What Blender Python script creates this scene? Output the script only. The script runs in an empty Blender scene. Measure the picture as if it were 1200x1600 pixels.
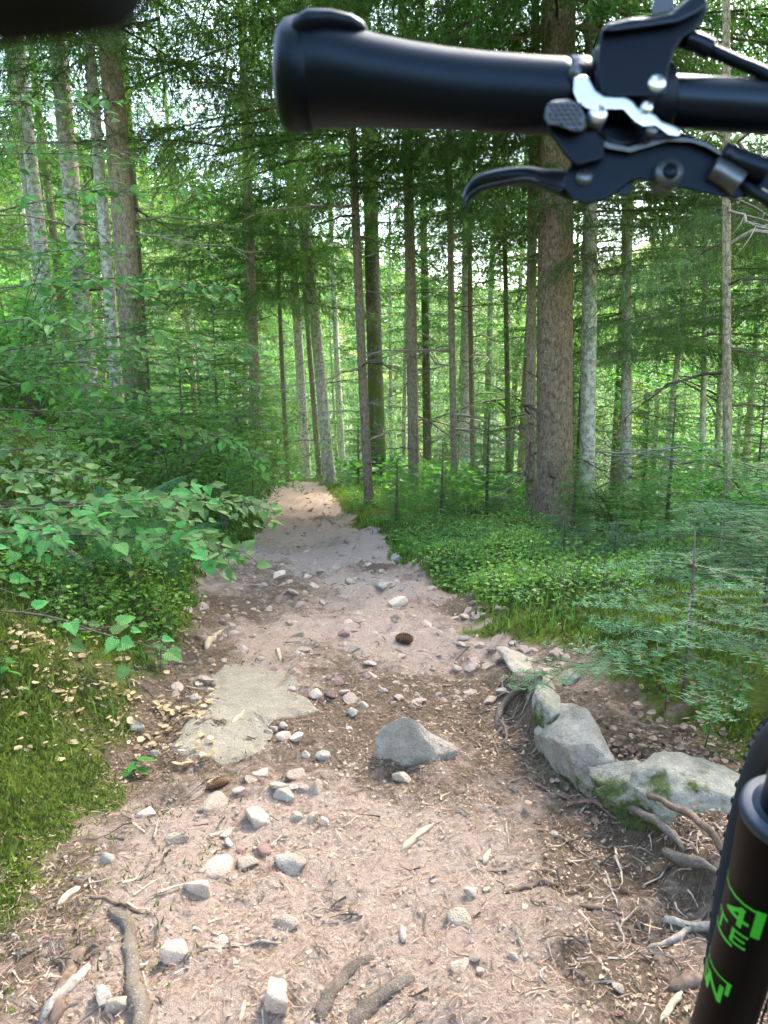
import bpy, bmesh, math, random
import numpy as np
from mathutils import Vector, Matrix, Euler
random.seed(7); RG = np.random.default_rng(7)
S = bpy.context.scene
COL = S.collection
rad = math.radians

# ------------------------------------------------------------------ camera, sky, sun, exposure
PITCH = rad(11.0); CAMZ = 1.0; FPX = 1201.0
cd = bpy.data.cameras.new('camera'); cam = bpy.data.objects.new('camera', cd); COL.objects.link(cam)
cd.sensor_fit = 'VERTICAL'; cd.sensor_height = 34.6; cd.sensor_width = 25.95; cd.lens = 25.97
cd.clip_start = 0.02; cd.clip_end = 2000
cam.location = (0, 0, CAMZ); cam.rotation_euler = (rad(90) - PITCH, 0, 0)
cd.dof.use_dof = True; cd.dof.focus_distance = 3.2; cd.dof.aperture_fstop = 13.5
S.camera = cam
SUN_AZ, SUN_EL = rad(38), rad(50)
w = bpy.data.worlds.new('World'); S.world = w; w.use_nodes = True
wn = w.node_tree; bg = wn.nodes['Background']
sk = wn.nodes.new('ShaderNodeTexSky'); sk.sky_type = 'NISHITA'; sk.sun_disc = False
sk.sun_elevation = SUN_EL; sk.sun_rotation = SUN_AZ; sk.dust_density = 2.2; sk.air_density = 1.0; sk.ozone_density = .5
wn.links.new(sk.outputs[0], bg.inputs[0]); bg.inputs[1].default_value = 0.15
sl = bpy.data.lights.new('sun', 'SUN'); so = bpy.data.objects.new('sun', sl); COL.objects.link(so)
sl.energy = 1.5; sl.angle = rad(12); sl.color = (1.0, 0.94, 0.84)
sd = Vector((math.sin(SUN_AZ) * math.cos(SUN_EL), math.cos(SUN_AZ) * math.cos(SUN_EL), math.sin(SUN_EL)))
so.rotation_euler = sd.to_track_quat('Z', 'Y').to_euler()
S.view_settings.view_transform = 'Standard'; S.view_settings.look = 'None'
S.view_settings.gamma = 1; S.view_settings.use_curve_mapping = False
S.view_settings.exposure = 3.72
S.render.engine = 'CYCLES'
cy = S.cycles
cy.use_denoising = True; cy.max_bounces = 7; cy.diffuse_bounces = 4; cy.glossy_bounces = 2
cy.transmission_bounces = 4; cy.transparent_max_bounces = 4; cy.sample_clamp_indirect = 8
cy.caustics_reflective = False; cy.caustics_refractive = False

F_ = np.array([0, math.cos(PITCH), -math.sin(PITCH)]); U_ = np.array([0, math.sin(PITCH), math.cos(PITCH)])
C_ = np.array([0, 0, CAMZ])
def P(u, v, d):
    """world point seen at photo pixel u, v at depth d"""
    return C_ + d * (F_ + np.array([1.0, 0, 0]) * (u - 600) / FPX + U_ * (800 - v) / FPX)

# ------------------------------------------------------------------ noise
_T = np.random.default_rng(3).random((64, 64)); _T3 = np.random.default_rng(4).random((32, 32, 32))
def n2(x, y):
    xi = np.floor(x).astype(int); yi = np.floor(y).astype(int); fx = x - xi; fy = y - yi
    fx = fx * fx * (3 - 2 * fx); fy = fy * fy * (3 - 2 * fy)
    a = _T[xi & 63, yi & 63]; b = _T[(xi + 1) & 63, yi & 63]; c = _T[xi & 63, (yi + 1) & 63]; d = _T[(xi + 1) & 63, (yi + 1) & 63]
    return (a * (1 - fx) + b * fx) * (1 - fy) + (c * (1 - fx) + d * fx) * fy
def fbm(x, y, o=4):
    s = 0; a = 0.5
    for i in range(o):
        s = s + a * n2(x * 2 ** i + 17.3 * i, y * 2 ** i + 9.1 * i); a *= 0.5
    return s / (1 - 0.5 ** o)
def n3(p):
    i = np.floor(p).astype(int); f = p - i; f = f * f * (3 - 2 * f); r = 0
    for a in (0, 1):
        for b in (0, 1):
            for c in (0, 1):
                wgt = (f[:, 0] if a else 1 - f[:, 0]) * (f[:, 1] if b else 1 - f[:, 1]) * (f[:, 2] if c else 1 - f[:, 2])
                r = r + wgt * _T3[(i[:, 0] + a) & 31, (i[:, 1] + b) & 31, (i[:, 2] + c) & 31]
    return r
def sstep(x, a, b):
    t = np.clip((x - a) / (b - a), 0, 1); return t * t * (3 - 2 * t)
def softp(x, k):
    return k * np.logaddexp(0, x / k)

# ------------------------------------------------------------------ terrain
YL = [-3, 0.6, 1.17, 1.5, 1.77, 2.14, 2.7, 3.55, 4.4, 6, 8.2, 11, 14.7, 17, 20, 25, 40]
XL = [-.75, -.75, -.69, -.60, -.56, -.62, -.66, -.90, -.98, -1.10, -1.30, -1.72, -2.35, -3.3, -5.2, -9, -18]
YR = [-3, 1.0, 1.3, 1.77, 2.14, 2.6, 3.2, 3.6, 4.3, 6, 8.2, 11, 14.7, 17, 20, 25, 40]
XR = [1.2, 1.1, .95, .76, .60, .44, .34, .28, .12, -.05, -.32, -.7, -1.15, -1.9, -3.6, -7, -16]
YP = [-40, -3, 0, 3.0, 4.4, 6, 8.2, 11, 14.7, 17, 22, 40, 70, 170, 320]
ZP = [2, .1, 0, -.02, -.18, -.44, -.70, -1.00, -1.26, -1.55, -3.0, -8, -12, 16, 45]
yy_ = np.linspace(-40, 320, 3601)
def _sm(a, b):
    z = np.interp(yy_, a, b); k = np.ones(9) / 9
    return np.convolve(np.pad(z, 4, 'edge'), k, 'valid')
_zp, _xl, _xr = _sm(YP, ZP), _sm(YL, XL), _sm(YR, XR)
def ledge(y): return np.interp(y, yy_, _xl)
def redge(y): return np.interp(y, yy_, _xr)
def gz(x, y):
    x = np.asarray(x, float); y = np.asarray(y, float)
    z = np.interp(y, yy_, _zp)
    L, R = ledge(y), redge(y)
    wob = (fbm(x * 2.2 + 5, y * 2.2, 3) - .5) * .25 * np.clip((y + 1) / 5, .4, 1.4)
    dl = L - x + wob * .6; dr = x - R + wob
    near = np.exp(-((x) ** 2 + y ** 2) / 900.0)
    bank = softp(dl - .04, .07) * .55
    bank = np.where(dl > 9, bank - (dl - 9) * .15, bank); bank = np.where(dl > 45, bank - (dl - 45) * .35, bank)
    z = z + bank
    z = z + .22 * np.exp(-(((x + 2.0) / .55) ** 2 + ((y - 4.3) / .8) ** 2)) + .14 * np.exp(-(((x + 1.25) / .4) ** 2 + ((y - 2.1) / .6) ** 2))
    edge = sstep(dr, -.02, .28)
    z = z + edge * .07
    fall = softp(dr - 2.7, .5) * .42
    fall = np.minimum(fall, 15 + 0 * fall)
    z = z - fall + np.maximum(0, dr - 70) * .35
    # eroded step where the rock rib holds the soil up
    sx = .40 + (2.15 - y) * .24 + (fbm(x * 9, y * 9, 2) - .5) * .06
    st = sstep(x - sx, -.02, .05) * sstep(y, .9, 1.25) * (1 - sstep(y, 2.2, 2.6))
    z = z + st * .085
    z = z - .035 * np.exp(-(((x - .27 - (2.1 - y) * .12) / .14) ** 2)) * sstep(y, 1.3, 1.7) * (1 - sstep(y, 2.3, 2.8))
    path = (1 - sstep(dl, -.1, .1)) * (1 - sstep(dr, -.1, .1))
    z = z + path * ((fbm(x * 4, y * 4, 4) - .5) * .075 + (fbm(x * 17 + 3, y * 17, 4) - .5) * .038 - np.abs(fbm(x * 8 + 9, y * 8, 3) - .5) * .05) * np.clip(1.2 - y * .02, 0, 1) * (1 + .5 * sstep(y, 2.5, 4.5))
    # eroded clay bank on the outer side of the bend
    z = z + .10 * np.exp(-(((x + .12) / .28) ** 2 + ((y - 6.8) / 1.2) ** 2))
    off = 1 - path
    z = z + off * (fbm(x * 1.6 + 11, y * 1.6, 3) - .5) * .24 * near + off * (fbm(x * 8, y * 8, 3) - .5) * .05 * near
    z = z + (fbm(x * .06 + 2, y * .06, 3) - .5) * 6 * (1 - near)
    return z
def pathmask(x, y):
    L, R = ledge(y), redge(y)
    wob = (fbm(x * 3.2 + 5, y * 3.2, 5) - .5) * .30 + (fbm(x * 14 + 5, y * 14, 3) - .5) * .14
    return np.minimum(x - L + wob, R - x + wob * 1.1) - np.maximum(0, np.asarray(y) - 19) * .4     # > 0 on the path
_TS = .3 * 1.012 ** np.arange(500)
def ground_hit(u, v):
    """ground point under photo pixel u, v"""
    d = P(u, v, 1.0) - C_
    def first(ts):
        q = C_ + d * ts[:, None]; below = q[:, 2] < gz(q[:, 0], q[:, 1]); k = int(np.argmax(below))
        return (ts[max(0, k - 1)], ts[k]) if below.any() else (ts[-2], ts[-1])
    a, b = first(_TS)
    for _ in range(2): a, b = first(np.linspace(a, b, 14))
    return C_ + d * b, b
def at_depth(u, d):
    """ground point seen in photo column u at depth d"""
    v = 750.0
    for _ in range(40):
        p = P(u, v, d); g = float(gz(p[0], p[1])); v += (p[2] - g) / d * FPX * .8
    p = P(u, v, d); return np.array([p[0], p[1], float(gz(p[0], p[1]))])

# ------------------------------------------------------------------ mesh helpers
class MB:
    def __init__(s): s.v = []; s.f = {3: [], 4: []}; s.m = {3: [], 4: []}; s.n = 0
    def add(s, v, f, mat=0):
        v = np.asarray(v, float).reshape(-1, 3); f = np.asarray(f, int)
        k = f.shape[1]; s.v.append(v); s.f[k].append(f + s.n)
        s.m[k].append(np.full(len(f), mat) if np.isscalar(mat) else mat); s.n += len(v); return s
    def mesh(s, name, mats, smooth=True):
        me = bpy.data.meshes.new(name)
        V = np.concatenate(s.v) if s.v else np.zeros((0, 3))
        idx = []; tot = []; mi = []
        for k in (3, 4):
            if s.f[k]:
                ff = np.concatenate(s.f[k]); idx.append(ff.ravel()); tot.append(np.full(len(ff), k)); mi.append(np.concatenate(s.m[k]))
        idx = np.concatenate(idx); tot = np.concatenate(tot); mi = np.concatenate(mi)
        me.vertices.add(len(V)); me.vertices.foreach_set('co', V.astype(np.float32).ravel())
        me.loops.add(len(idx)); me.loops.foreach_set('vertex_index', idx.astype(np.int32))
        me.polygons.add(len(tot)); me.polygons.foreach_set('loop_start', np.concatenate([[0], np.cumsum(tot)[:-1]]).astype(np.int32))
        me.polygons.foreach_set('material_index', mi.astype(np.int32))
        me.polygons.foreach_set('use_smooth', np.full(len(tot), bool(smooth)))
        for m in mats: me.materials.append(m)
        me.update(calc_edges=True)
        return me
def obj(name, me, parent=None, loc=None, rot=None, sc=None):
    o = bpy.data.objects.new(name, me); COL.objects.link(o)
    if parent is not None: o.parent = parent
    if loc is not None: o.location = [float(a) for a in loc]
    if rot is not None: o.rotation_euler = rot
    if sc is not None: o.scale = (sc, sc, sc) if np.isscalar(sc) else sc
    return o
def tag(o, label=None, cat=None, group=None, kind=None):
    if label: o['label'] = label
    if cat: o['category'] = cat
    if group: o['group'] = group
    if kind: o['kind'] = kind
    return o
def thing(name, label, cat, loc=(0, 0, 0), rz=0, group=None):
    o = obj(name, None, None, loc, (0, 0, rz)); return tag(o, label, cat, group)
def frames(p):
    t = np.gradient(p, axis=0); t /= np.linalg.norm(t, axis=1)[:, None] + 1e-9
    a = np.array([0, 0, 1.0]) if abs(t[0][2]) < .9 else np.array([1.0, 0, 0])
    n = np.cross(t[0], a); n /= np.linalg.norm(n); N = [n]
    for i in range(1, len(p)):
        n = N[-1] - t[i] * np.dot(N[-1], t[i]); n /= np.linalg.norm(n) + 1e-9; N.append(n)
    N = np.array(N); return t, N, np.cross(t, N)
def tube(mb, p, r, k=8, mat=0, cap=True, ell=None, rn=None):
    p = np.asarray(p, float); n = len(p); r = np.broadcast_to(np.asarray(r, float), (n,))
    t, N, B = frames(p); a = np.arange(k) * 2 * math.pi / k
    R = r[:, None] * (np.ones((n, k)) if rn is None else rn)
    e = 1 if ell is None else ell
    v = p[:, None, :] + R[..., None] * (np.cos(a)[None, :, None] * N[:, None, :] + e * np.sin(a)[None, :, None] * B[:, None, :])
    i = np.arange(n - 1)[:, None] * k; j = np.arange(k)[None, :]; j2 = (j + 1) % k
    f = np.stack([i + j, i + j2, i + k + j2, i + k + j], -1).reshape(-1, 4)
    v = v.reshape(-1, 3)
    if cap:
        v = np.vstack([v, p[0], p[-1]]); c0, c1 = n * k, n * k + 1; jj = np.arange(k)
        mb.add(v, f, mat)
        base = mb.n - len(v)
        tr = np.vstack([np.stack([np.full(k, c0), (jj + 1) % k, jj], 1), np.stack([np.full(k, c1), (n - 1) * k + jj, (n - 1) * k + (jj + 1) % k], 1)])
        mb.f[3].append(tr + base); mb.m[3].append(np.full(len(tr), mat))
    else: mb.add(v, f, mat)
    return mb
def curve(pts, n):
    """smooth Catmull-Rom through pts"""
    p = np.asarray(pts, float)
    if len(p) < 3: return p[0] + (p[-1] - p[0]) * np.linspace(0, 1, n)[:, None]
    q = np.vstack([2 * p[0] - p[1], p, 2 * p[-1] - p[-2]]); s = np.linspace(0, len(p) - 1 - 1e-6, n); i = s.astype(int); t = (s - i)[:, None]
    a, b, c, d = q[i], q[i + 1], q[i + 2], q[i + 3]
    return .5 * (2 * b + (c - a) * t + (2 * a - 5 * b + 4 * c - d) * t ** 2 + (3 * b - a - 3 * c + d) * t ** 3)
def unit(v): v = np.asarray(v, float); return v / (np.linalg.norm(v, axis=-1, keepdims=True) + 1e-9)

# ------------------------------------------------------------------ materials
def ramp(nt, fac, stops):
    r = nt.nodes.new('ShaderNodeValToRGB'); e = r.color_ramp.elements
    while len(e) < len(stops): e.new(.5)
    for el, (p, c) in zip(e, stops): el.position = p; el.color = (*c, 1)
    nt.links.new(fac, r.inputs[0]); return r.outputs[0]
def noise(nt, vec, scale, detail=4, rough=.6, dist=0):
    n = nt.nodes.new('ShaderNodeTexNoise'); n.inputs['Scale'].default_value = scale; n.inputs['Detail'].default_value = detail
    n.inputs['Roughness'].default_value = rough; n.inputs['Distortion'].default_value = dist
    nt.links.new(vec, n.inputs['Vector']); return n.outputs['Fac']
def coords(nt, kind='Object', sc=(1, 1, 1)):
    t = nt.nodes.new('ShaderNodeTexCoord'); m = nt.nodes.new('ShaderNodeMapping'); m.inputs['Scale'].default_value = sc
    nt.links.new(t.outputs[kind], m.inputs[0]); return m.outputs[0]
def mixc(nt, fac, a, b, mode='MIX'):
    m = nt.nodes.new('ShaderNodeMix'); m.data_type = 'RGBA'; m.blend_type = mode
    for s, i in ((fac, 0), (a, 6), (b, 7)):
        if isinstance(s, bpy.types.NodeSocket): nt.links.new(s, m.inputs[i])
        elif i == 0: m.inputs[0].default_value = s
        else: m.inputs[i].default_value = (*s, 1)
    return m.outputs[2]
def math_(nt, op, a, b=0.0, clamp=False):
    m = nt.nodes.new('ShaderNodeMath'); m.operation = op; m.use_clamp = clamp
    for i, s in enumerate((a, b)):
        if isinstance(s, bpy.types.NodeSocket): nt.links.new(s, m.inputs[i])
        else: m.inputs[i].default_value = s
    return m.outputs[0]
def newmat(name):
    m = bpy.data.materials.new(name); m.use_nodes = True; nt = m.node_tree
    return m, nt, nt.nodes['Principled BSDF']
def bump(nt, b, h, strength=.5, dist=.01):
    n = nt.nodes.new('ShaderNodeBump'); n.inputs['Strength'].default_value = strength; n.inputs['Distance'].default_value = dist
    nt.links.new(h, n.inputs['Height']); nt.links.new(n.outputs[0], b.inputs['Normal'])
def objrand(nt):
    return nt.nodes.new('ShaderNodeObjectInfo').outputs['Random']
def vary(nt, col, amt_v=.25, amt_h=.03, rnd=None):
    """small per-object change of value and hue"""
    h = nt.nodes.new('ShaderNodeHueSaturation'); r = rnd or objrand(nt)
    nt.links.new(col, h.inputs['Color'])
    nt.links.new(math_(nt, 'ADD', math_(nt, 'MULTIPLY', r, amt_v * 2), 1 - amt_v), h.inputs['Value'])
    nt.links.new(math_(nt, 'ADD', math_(nt, 'MULTIPLY', r, amt_h * 2), .5 - amt_h), h.inputs['Hue'])
    return h.outputs[0]
def leafmat(name, stops, nscale=3, transl=.4, rough=.55, kind='Object', obj_v=.15, obj_h=.02, spec=.25, tcol=None, veins=False):
    m, nt, b = newmat(name); out = nt.nodes['Material Output']
    vec = coords(nt, kind); f = noise(nt, vec, nscale, 5, .7)
    geo = nt.nodes.new('ShaderNodeNewGeometry')
    f2 = math_(nt, 'ADD', math_(nt, 'MULTIPLY', f, .7), math_(nt, 'MULTIPLY', geo.outputs['Random Per Island'], .3))
    col = vary(nt, ramp(nt, f2, stops), obj_v, obj_h)
    if veins:
        s = nt.nodes.new('ShaderNodeSeparateXYZ'); nt.links.new(vec, s.inputs[0]); ay = math_(nt, 'ABSOLUTE', s.outputs[1])
        w_ = math_(nt, 'PINGPONG', math_(nt, 'SUBTRACT', s.outputs[0], math_(nt, 'MULTIPLY', ay, .9)), .065)
        k = math_(nt, 'MAXIMUM', math_(nt, 'LESS_THAN', w_, .010), math_(nt, 'LESS_THAN', ay, .014))
        col = mixc(nt, math_(nt, 'MULTIPLY', k, .55), col, (.22, .34, .12)); bump(nt, b, math_(nt, 'MULTIPLY', w_, -8), .5, .01)
    nt.links.new(col, b.inputs['Base Color']); b.inputs['Roughness'].default_value = rough; b.inputs['Specular IOR Level'].default_value = spec
    tr = nt.nodes.new('ShaderNodeBsdfTranslucent')
    nt.links.new(mixc(nt, .75, col, tcol or (.80, 1.0, .30), 'MULTIPLY'), tr.inputs[0])
    g = nt.nodes.new('ShaderNodeHueSaturation'); g.inputs['Value'].default_value = 1.5
    nt.links.new(tr.inputs[0].links[0].from_socket, g.inputs['Color']); nt.links.new(g.outputs[0], tr.inputs[0])
    mx = nt.nodes.new('ShaderNodeMixShader'); mx.inputs[0].default_value = transl
    nt.links.new(b.outputs[0], mx.inputs[1]); nt.links.new(tr.outputs[0], mx.inputs[2]); nt.links.new(mx.outputs[0], out.inputs[0])
    return m
def simplemat(name, col, rough=.5, metal=0, nscale=60, namt=.15, bstr=.15, bdist=.002, coat=0, spec=.5):
    m, nt, b = newmat(name); vec = coords(nt); f = noise(nt, vec, nscale, 4)
    c = ramp(nt, f, [(.3, tuple(x * (1 - namt) for x in col)), (.7, tuple(min(1, x * (1 + namt)) for x in col))])
    nt.links.new(c, b.inputs['Base Color']); b.inputs['Roughness'].default_value = rough; b.inputs['Metallic'].default_value = metal
    b.inputs['Specular IOR Level'].default_value = spec; b.inputs['Coat Weight'].default_value = coat
    bump(nt, b, f, bstr, bdist); return m
def rock_vec(nt):
    v = nt.nodes.new('ShaderNodeNewGeometry'); return v.outputs['Position']
def rockmat(name, stops, moss=0.0, sc=14):
    m, nt, b = newmat(name); vec = rock_vec(nt); f = noise(nt, vec, sc, 10, .8); big = noise(nt, vec, sc * .35, 4, .65)
    c = ramp(nt, f, stops)
    c = mixc(nt, math_(nt, 'MULTIPLY', ramp(nt, big, [(.4, (0, 0, 0)), (.65, (1, 1, 1))]), .35), c, (.20, .155, .125))
    sp = noise(nt, vec, sc * 12, 2, .5)
    c = mixc(nt, ramp(nt, sp, [(.60, (0, 0, 0)), (.68, (.22, .22, .22))]), c, (.62, .60, .54))
    sp2 = noise(nt, vec, sc * 7, 3, .6)
    c = mixc(nt, ramp(nt, sp2, [(.30, (.55, .55, .55)), (.42, (0, 0, 0))]), c, (.09, .075, .06))
    if moss > 0:
        g = nt.nodes.new('ShaderNodeNewGeometry'); s = nt.nodes.new('ShaderNodeSeparateXYZ'); nt.links.new(coords(nt, 'Generated'), s.inputs[0])
        mm = math_(nt, 'ADD', noise(nt, vec, sc * .45, 5, .7), math_(nt, 'MULTIPLY', s.outputs[2], -.35))
        k = ramp(nt, mm, [(.50 - moss * .35, (0, 0, 0)), (.58 - moss * .35, (1, 1, 1))])
        gcol = ramp(nt, noise(nt, vec, 70, 3), [(.3, (.03, .04, .012)), (.7, (.10, .125, .03))])
        c = mixc(nt, k, c, gcol)
    nt.links.new(vary(nt, c, .15, .01), b.inputs['Base Color']); b.inputs['Roughness'].default_value = .88; b.inputs['Specular IOR Level'].default_value = .25
    hh = math_(nt, 'ADD', f, math_(nt, 'MULTIPLY', sp, .3)); bump(nt, b, hh, 1.0, .012); return m
def barkmat(name, dark, mid, pale, lichen=.3, moss=.0, sc=1.0):
    m, nt, b = newmat(name); vec = coords(nt, 'Object', (1, 1, .45)); v1 = coords(nt, 'Object')
    r = nt.nodes.new('ShaderNodeVectorMath'); r.operation = 'ADD'
    cc = nt.nodes.new('ShaderNodeCombineXYZ')
    nt.links.new(math_(nt, 'MULTIPLY', objrand(nt), 30), cc.inputs[0]); nt.links.new(vec, r.inputs[0]); nt.links.new(cc.outputs[0], r.inputs[1]); vec = r.outputs[0]
    f = noise(nt, vec, 38 * sc, 6, .7, .4)
    vo = nt.nodes.new('ShaderNodeTexVoronoi'); vo.inputs['Scale'].default_value = 34 * sc; vo.feature = 'DISTANCE_TO_EDGE'; nt.links.new(vec, vo.inputs['Vector'])
    c = ramp(nt, f, [(.32, dark), (.52, mid), (.75, tuple(x * 1.4 for x in mid))])
    c = mixc(nt, ramp(nt, vo.outputs[0], [(.0, (.6, .6, .6)), (.07, (0, 0, 0))]), c, dark)
    li = noise(nt, v1, 17 * sc, 8, .8, .3)
    c = mixc(nt, ramp(nt, li, [(.60 - lichen * .25, (0, 0, 0)), (.66 - lichen * .2, (.85, .85, .85))]), c, pale)
    if moss:
        s = nt.nodes.new('ShaderNodeSeparateXYZ'); nt.links.new(v1, s.inputs[0])
        lo = math_(nt, 'SUBTRACT', noise(nt, vec, 5, 5, .7), math_(nt, 'MULTIPLY', s.outputs[2], .03))
        c = mixc(nt, ramp(nt, lo, [(.62 - moss * .3, (0, 0, 0)), (.70 - moss * .3, (1, 1, 1))]), c, (.09, .12, .025))
    nt.links.new(vary(nt, c, .15, .008), b.inputs['Base Color']); b.inputs['Roughness'].default_value = .9; b.inputs['Specular IOR Level'].default_value = .2
    h = math_(nt, 'ADD', math_(nt, 'MULTIPLY', f, .6), math_(nt, 'MINIMUM', math_(nt, 'MULTIPLY', vo.outputs[0], 4), .4)); bump(nt, b, h, .9, .012)
    return m

M = {}
M['needle'] = leafmat('spruce_needles', [(.25, (.035, .088, .032)), (.5, (.080, .160, .048)), (.75, (.16, .25, .06))], 1.6, .5, .5, obj_v=.2)
M['needle_far'] = leafmat('far_needles', [(.25, (.035, .09, .034)), (.5, (.08, .165, .052)), (.75, (.17, .27, .075))], .9, .45, .55, obj_v=.25, obj_h=.03)
M['fir_needle'] = leafmat('silver_fir_needles', [(.25, (.025, .09, .04)), (.5, (.055, .165, .07)), (.78, (.15, .31, .09))], 5, .35, .65, spec=.12, obj_v=.15, tcol=(.6, 1, .5))
M['beech_far'] = leafmat('far_broadleaf', [(.25, (.05, .14, .035)), (.5, (.10, .235, .05)), (.75, (.20, .36, .065))], 1.2, .5, .5, obj_v=.2)
M['maple'] = leafmat('maple_leaf', [(.3, (.045, .15, .035)), (.55, (.09, .24, .055)), (.75, (.17, .34, .075))], 5, .42, .55, obj_v=.45, obj_h=.035, tcol=(.8, 1, .3), spec=.3, veins=True)  # maple's own leaf green, varied by noise and per leaf
M['beech'] = leafmat('beech_leaf', [(.3, (.045, .14, .02)), (.55, (.07, .20, .03)), (.75, (.11, .26, .04))], 5, .5, .5, obj_v=.4, obj_h=.03, veins=True)
M['bilberry'] = leafmat('bilberry_leaf', [(.25, (.05, .14, .03)), (.5, (.12, .27, .045)), (.75, (.25, .42, .06))], 3.5, .4, .45)
M['young_needle'] = leafmat('young_fir_needles', [(.25, (.06, .16, .045)), (.5, (.12, .27, .06)), (.75, (.20, .38, .08))], 2, .5, .5)
M['grass'] = leafmat('grass_blade', [(.25, (.05, .13, .02)), (.5, (.10, .22, .035)), (.8, (.22, .30, .07))], 4, .4, .5)
M['moss'] = leafmat('moss_tuft', [(.25, (.08, .062, .03)), (.42, (.05, .075, .018)), (.6, (.12, .17, .025)), (.82, (.26, .31, .035))], 2.6, .3, .7, spec=.2)
M['fern'] = leafmat('fern_frond', [(.3, (.03, .12, .05)), (.7, (.07, .2, .07))], 6, .4, .5)
M['twig'] = simplemat('twig_bark', (.10, .075, .055), .9, nscale=80, namt=.5, spec=.2)
M['deadwood'] = simplemat('dead_grey_wood', (.24, .20, .16), .9, nscale=70, namt=.5, bstr=.5, spec=.2)
M['palestick'] = simplemat('pale_dry_stick', (.34, .265, .18), .85, nscale=60, namt=.35, bstr=.4, spec=.2)
M['root'] = rockmat('root_bark', [(.3, (.07, .052, .038)), (.55, (.15, .115, .085)), (.8, (.27, .23, .185))], 0, 22)
M['soilroot'] = simplemat('soil_brown_root', (.13, .09, .065), .95, nscale=60, namt=.5, bstr=.5, spec=.15)
M['bark_big'] = barkmat('spruce_bark', (.06, .040, .026), (.22, .155, .098), (.36, .36, .26), .10, .0, 1.0)
M['bark_brown'] = barkmat('brown_bark', (.08, .056, .036), (.28, .215, .14), (.38, .38, .28), .16, .0, 1.2)
M['bark_pale'] = barkmat('lichened_bark', (.12, .10, .07), (.34, .30, .22), (.60, .58, .47), .55, .2, 1.0)
M['bark_moss'] = barkmat('mossy_bark', (.05, .042, .03), (.15, .125, .085), (.30, .30, .25), .3, .75, 1.0)
M['rock_grey'] = rockmat('grey_green_rock', [(.25, (.19, .155, .105)), (.5, (.38, .325, .24)), (.8, (.58, .52, .41))], .25)
M['slab'] = rockmat('beige_green_rock', [(.25, (.13, .11, .075)), (.5, (.235, .205, .14)), (.8, (.36, .32, .24))], .12)
M['rock_moss'] = rockmat('mossy_rock', [(.25, (.12, .11, .075)), (.5, (.235, .22, .165)), (.8, (.38, .36, .29))], .7)
M['stone_grey'] = rockmat('grey_stone', [(.25, (.25, .185, .125)), (.5, (.42, .325, .23)), (.8, (.58, .48, .37))], 0, 24)
M['stone_pink'] = rockmat('pink_stone', [(.25, (.36, .245, .175)), (.5, (.56, .405, .305)), (.8, (.72, .58, .47))], 0, 24)
M['stone_red'] = rockmat('red_stone', [(.25, (.20, .10, .08)), (.5, (.32, .18, .14)), (.8, (.40, .26, .21))], 0, 24)
M['stone_beige'] = rockmat('beige_stone', [(.25, (.28, .23, .16)), (.5, (.42, .36, .27)), (.8, (.55, .49, .39))], 0, 24)
M['litter'] = leafmat('dead_leaf', [(.25, (.18, .11, .055)), (.5, (.38, .27, .15)), (.8, (.60, .48, .31))], 30, .25, .6, tcol=(1, .8, .5))
M['needlelitter'] = leafmat('brown_needle_litter', [(.25, (.05, .032, .022)), (.45, (.17, .115, .07)), (.62, (.36, .26, .17)), (.8, (.58, .46, .33))], 30, .1, .7, tcol=(1, .8, .5))
M['cone'] = simplemat('cone_scale', (.20, .11, .06), .7, nscale=40, namt=.4, spec=.3)

def dirt_nodes(nt, vec):
    lo = noise(nt, vec, 2.3, 5, .6, .3); hi = noise(nt, vec, 95, 8, .85); mid = noise(nt, vec, 15, 8, .8)
    at = nt.nodes.new('ShaderNodeAttribute'); at.attribute_name = 'clay'
    k = math_(nt, 'ADD', at.outputs['Fac'], math_(nt, 'MULTIPLY', math_(nt, 'SUBTRACT', mid, .5), 2.4))
    brown = ramp(nt, hi, [(.25, (.05, .034, .021)), (.5, (.17, .118, .076)), (.75, (.38, .285, .195))])
    clay = ramp(nt, hi, [(.25, (.28, .20, .15)), (.5, (.47, .345, .265)), (.75, (.65, .505, .40))])
    c = mixc(nt, ramp(nt, k, [(.25, (0, 0, 0)), (.75, (1, 1, 1))]), brown, clay)
    return c, hi, mid
def make_ground_mats():
    m, nt, b = newmat('path_dirt'); vec = coords(nt)
    c, hi, mid = dirt_nodes(nt, vec); nt.links.new(c, b.inputs['Base Color']); b.inputs['Roughness'].default_value = .93; b.inputs['Specular IOR Level'].default_value = .15
    bump(nt, b, math_(nt, 'ADD', hi, math_(nt, 'MULTIPLY', mid, 1.5)), 1.0, .02); M['path'] = m
    m, nt, b = newmat('forest_ground'); vec = coords(nt)
    c, hi, mid = dirt_nodes(nt, vec)
    at = nt.nodes.new('ShaderNodeAttribute'); at.attribute_name = 'green'
    g = ramp(nt, noise(nt, vec, 45, 6, .75), [(.25, (.05, .05, .02)), (.45, (.09, .115, .02)), (.75, (.20, .24, .03))])
    k = math_(nt, 'ADD', at.outputs['Fac'], math_(nt, 'MULTIPLY', math_(nt, 'SUBTRACT', mid, .5), 1.2))
    c = mixc(nt, ramp(nt, k, [(.35, (0, 0, 0)), (.65, (1, 1, 1))]), c, g)
    nt.links.new(c, b.inputs['Base Color']); b.inputs['Roughness'].default_value = .95; b.inputs['Specular IOR Level'].default_value = .1
    bump(nt, b, math_(nt, 'ADD', hi, math_(nt, 'MULTIPLY', mid, 1.5)), .9, .02); M['ground'] = m
make_ground_mats()

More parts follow.
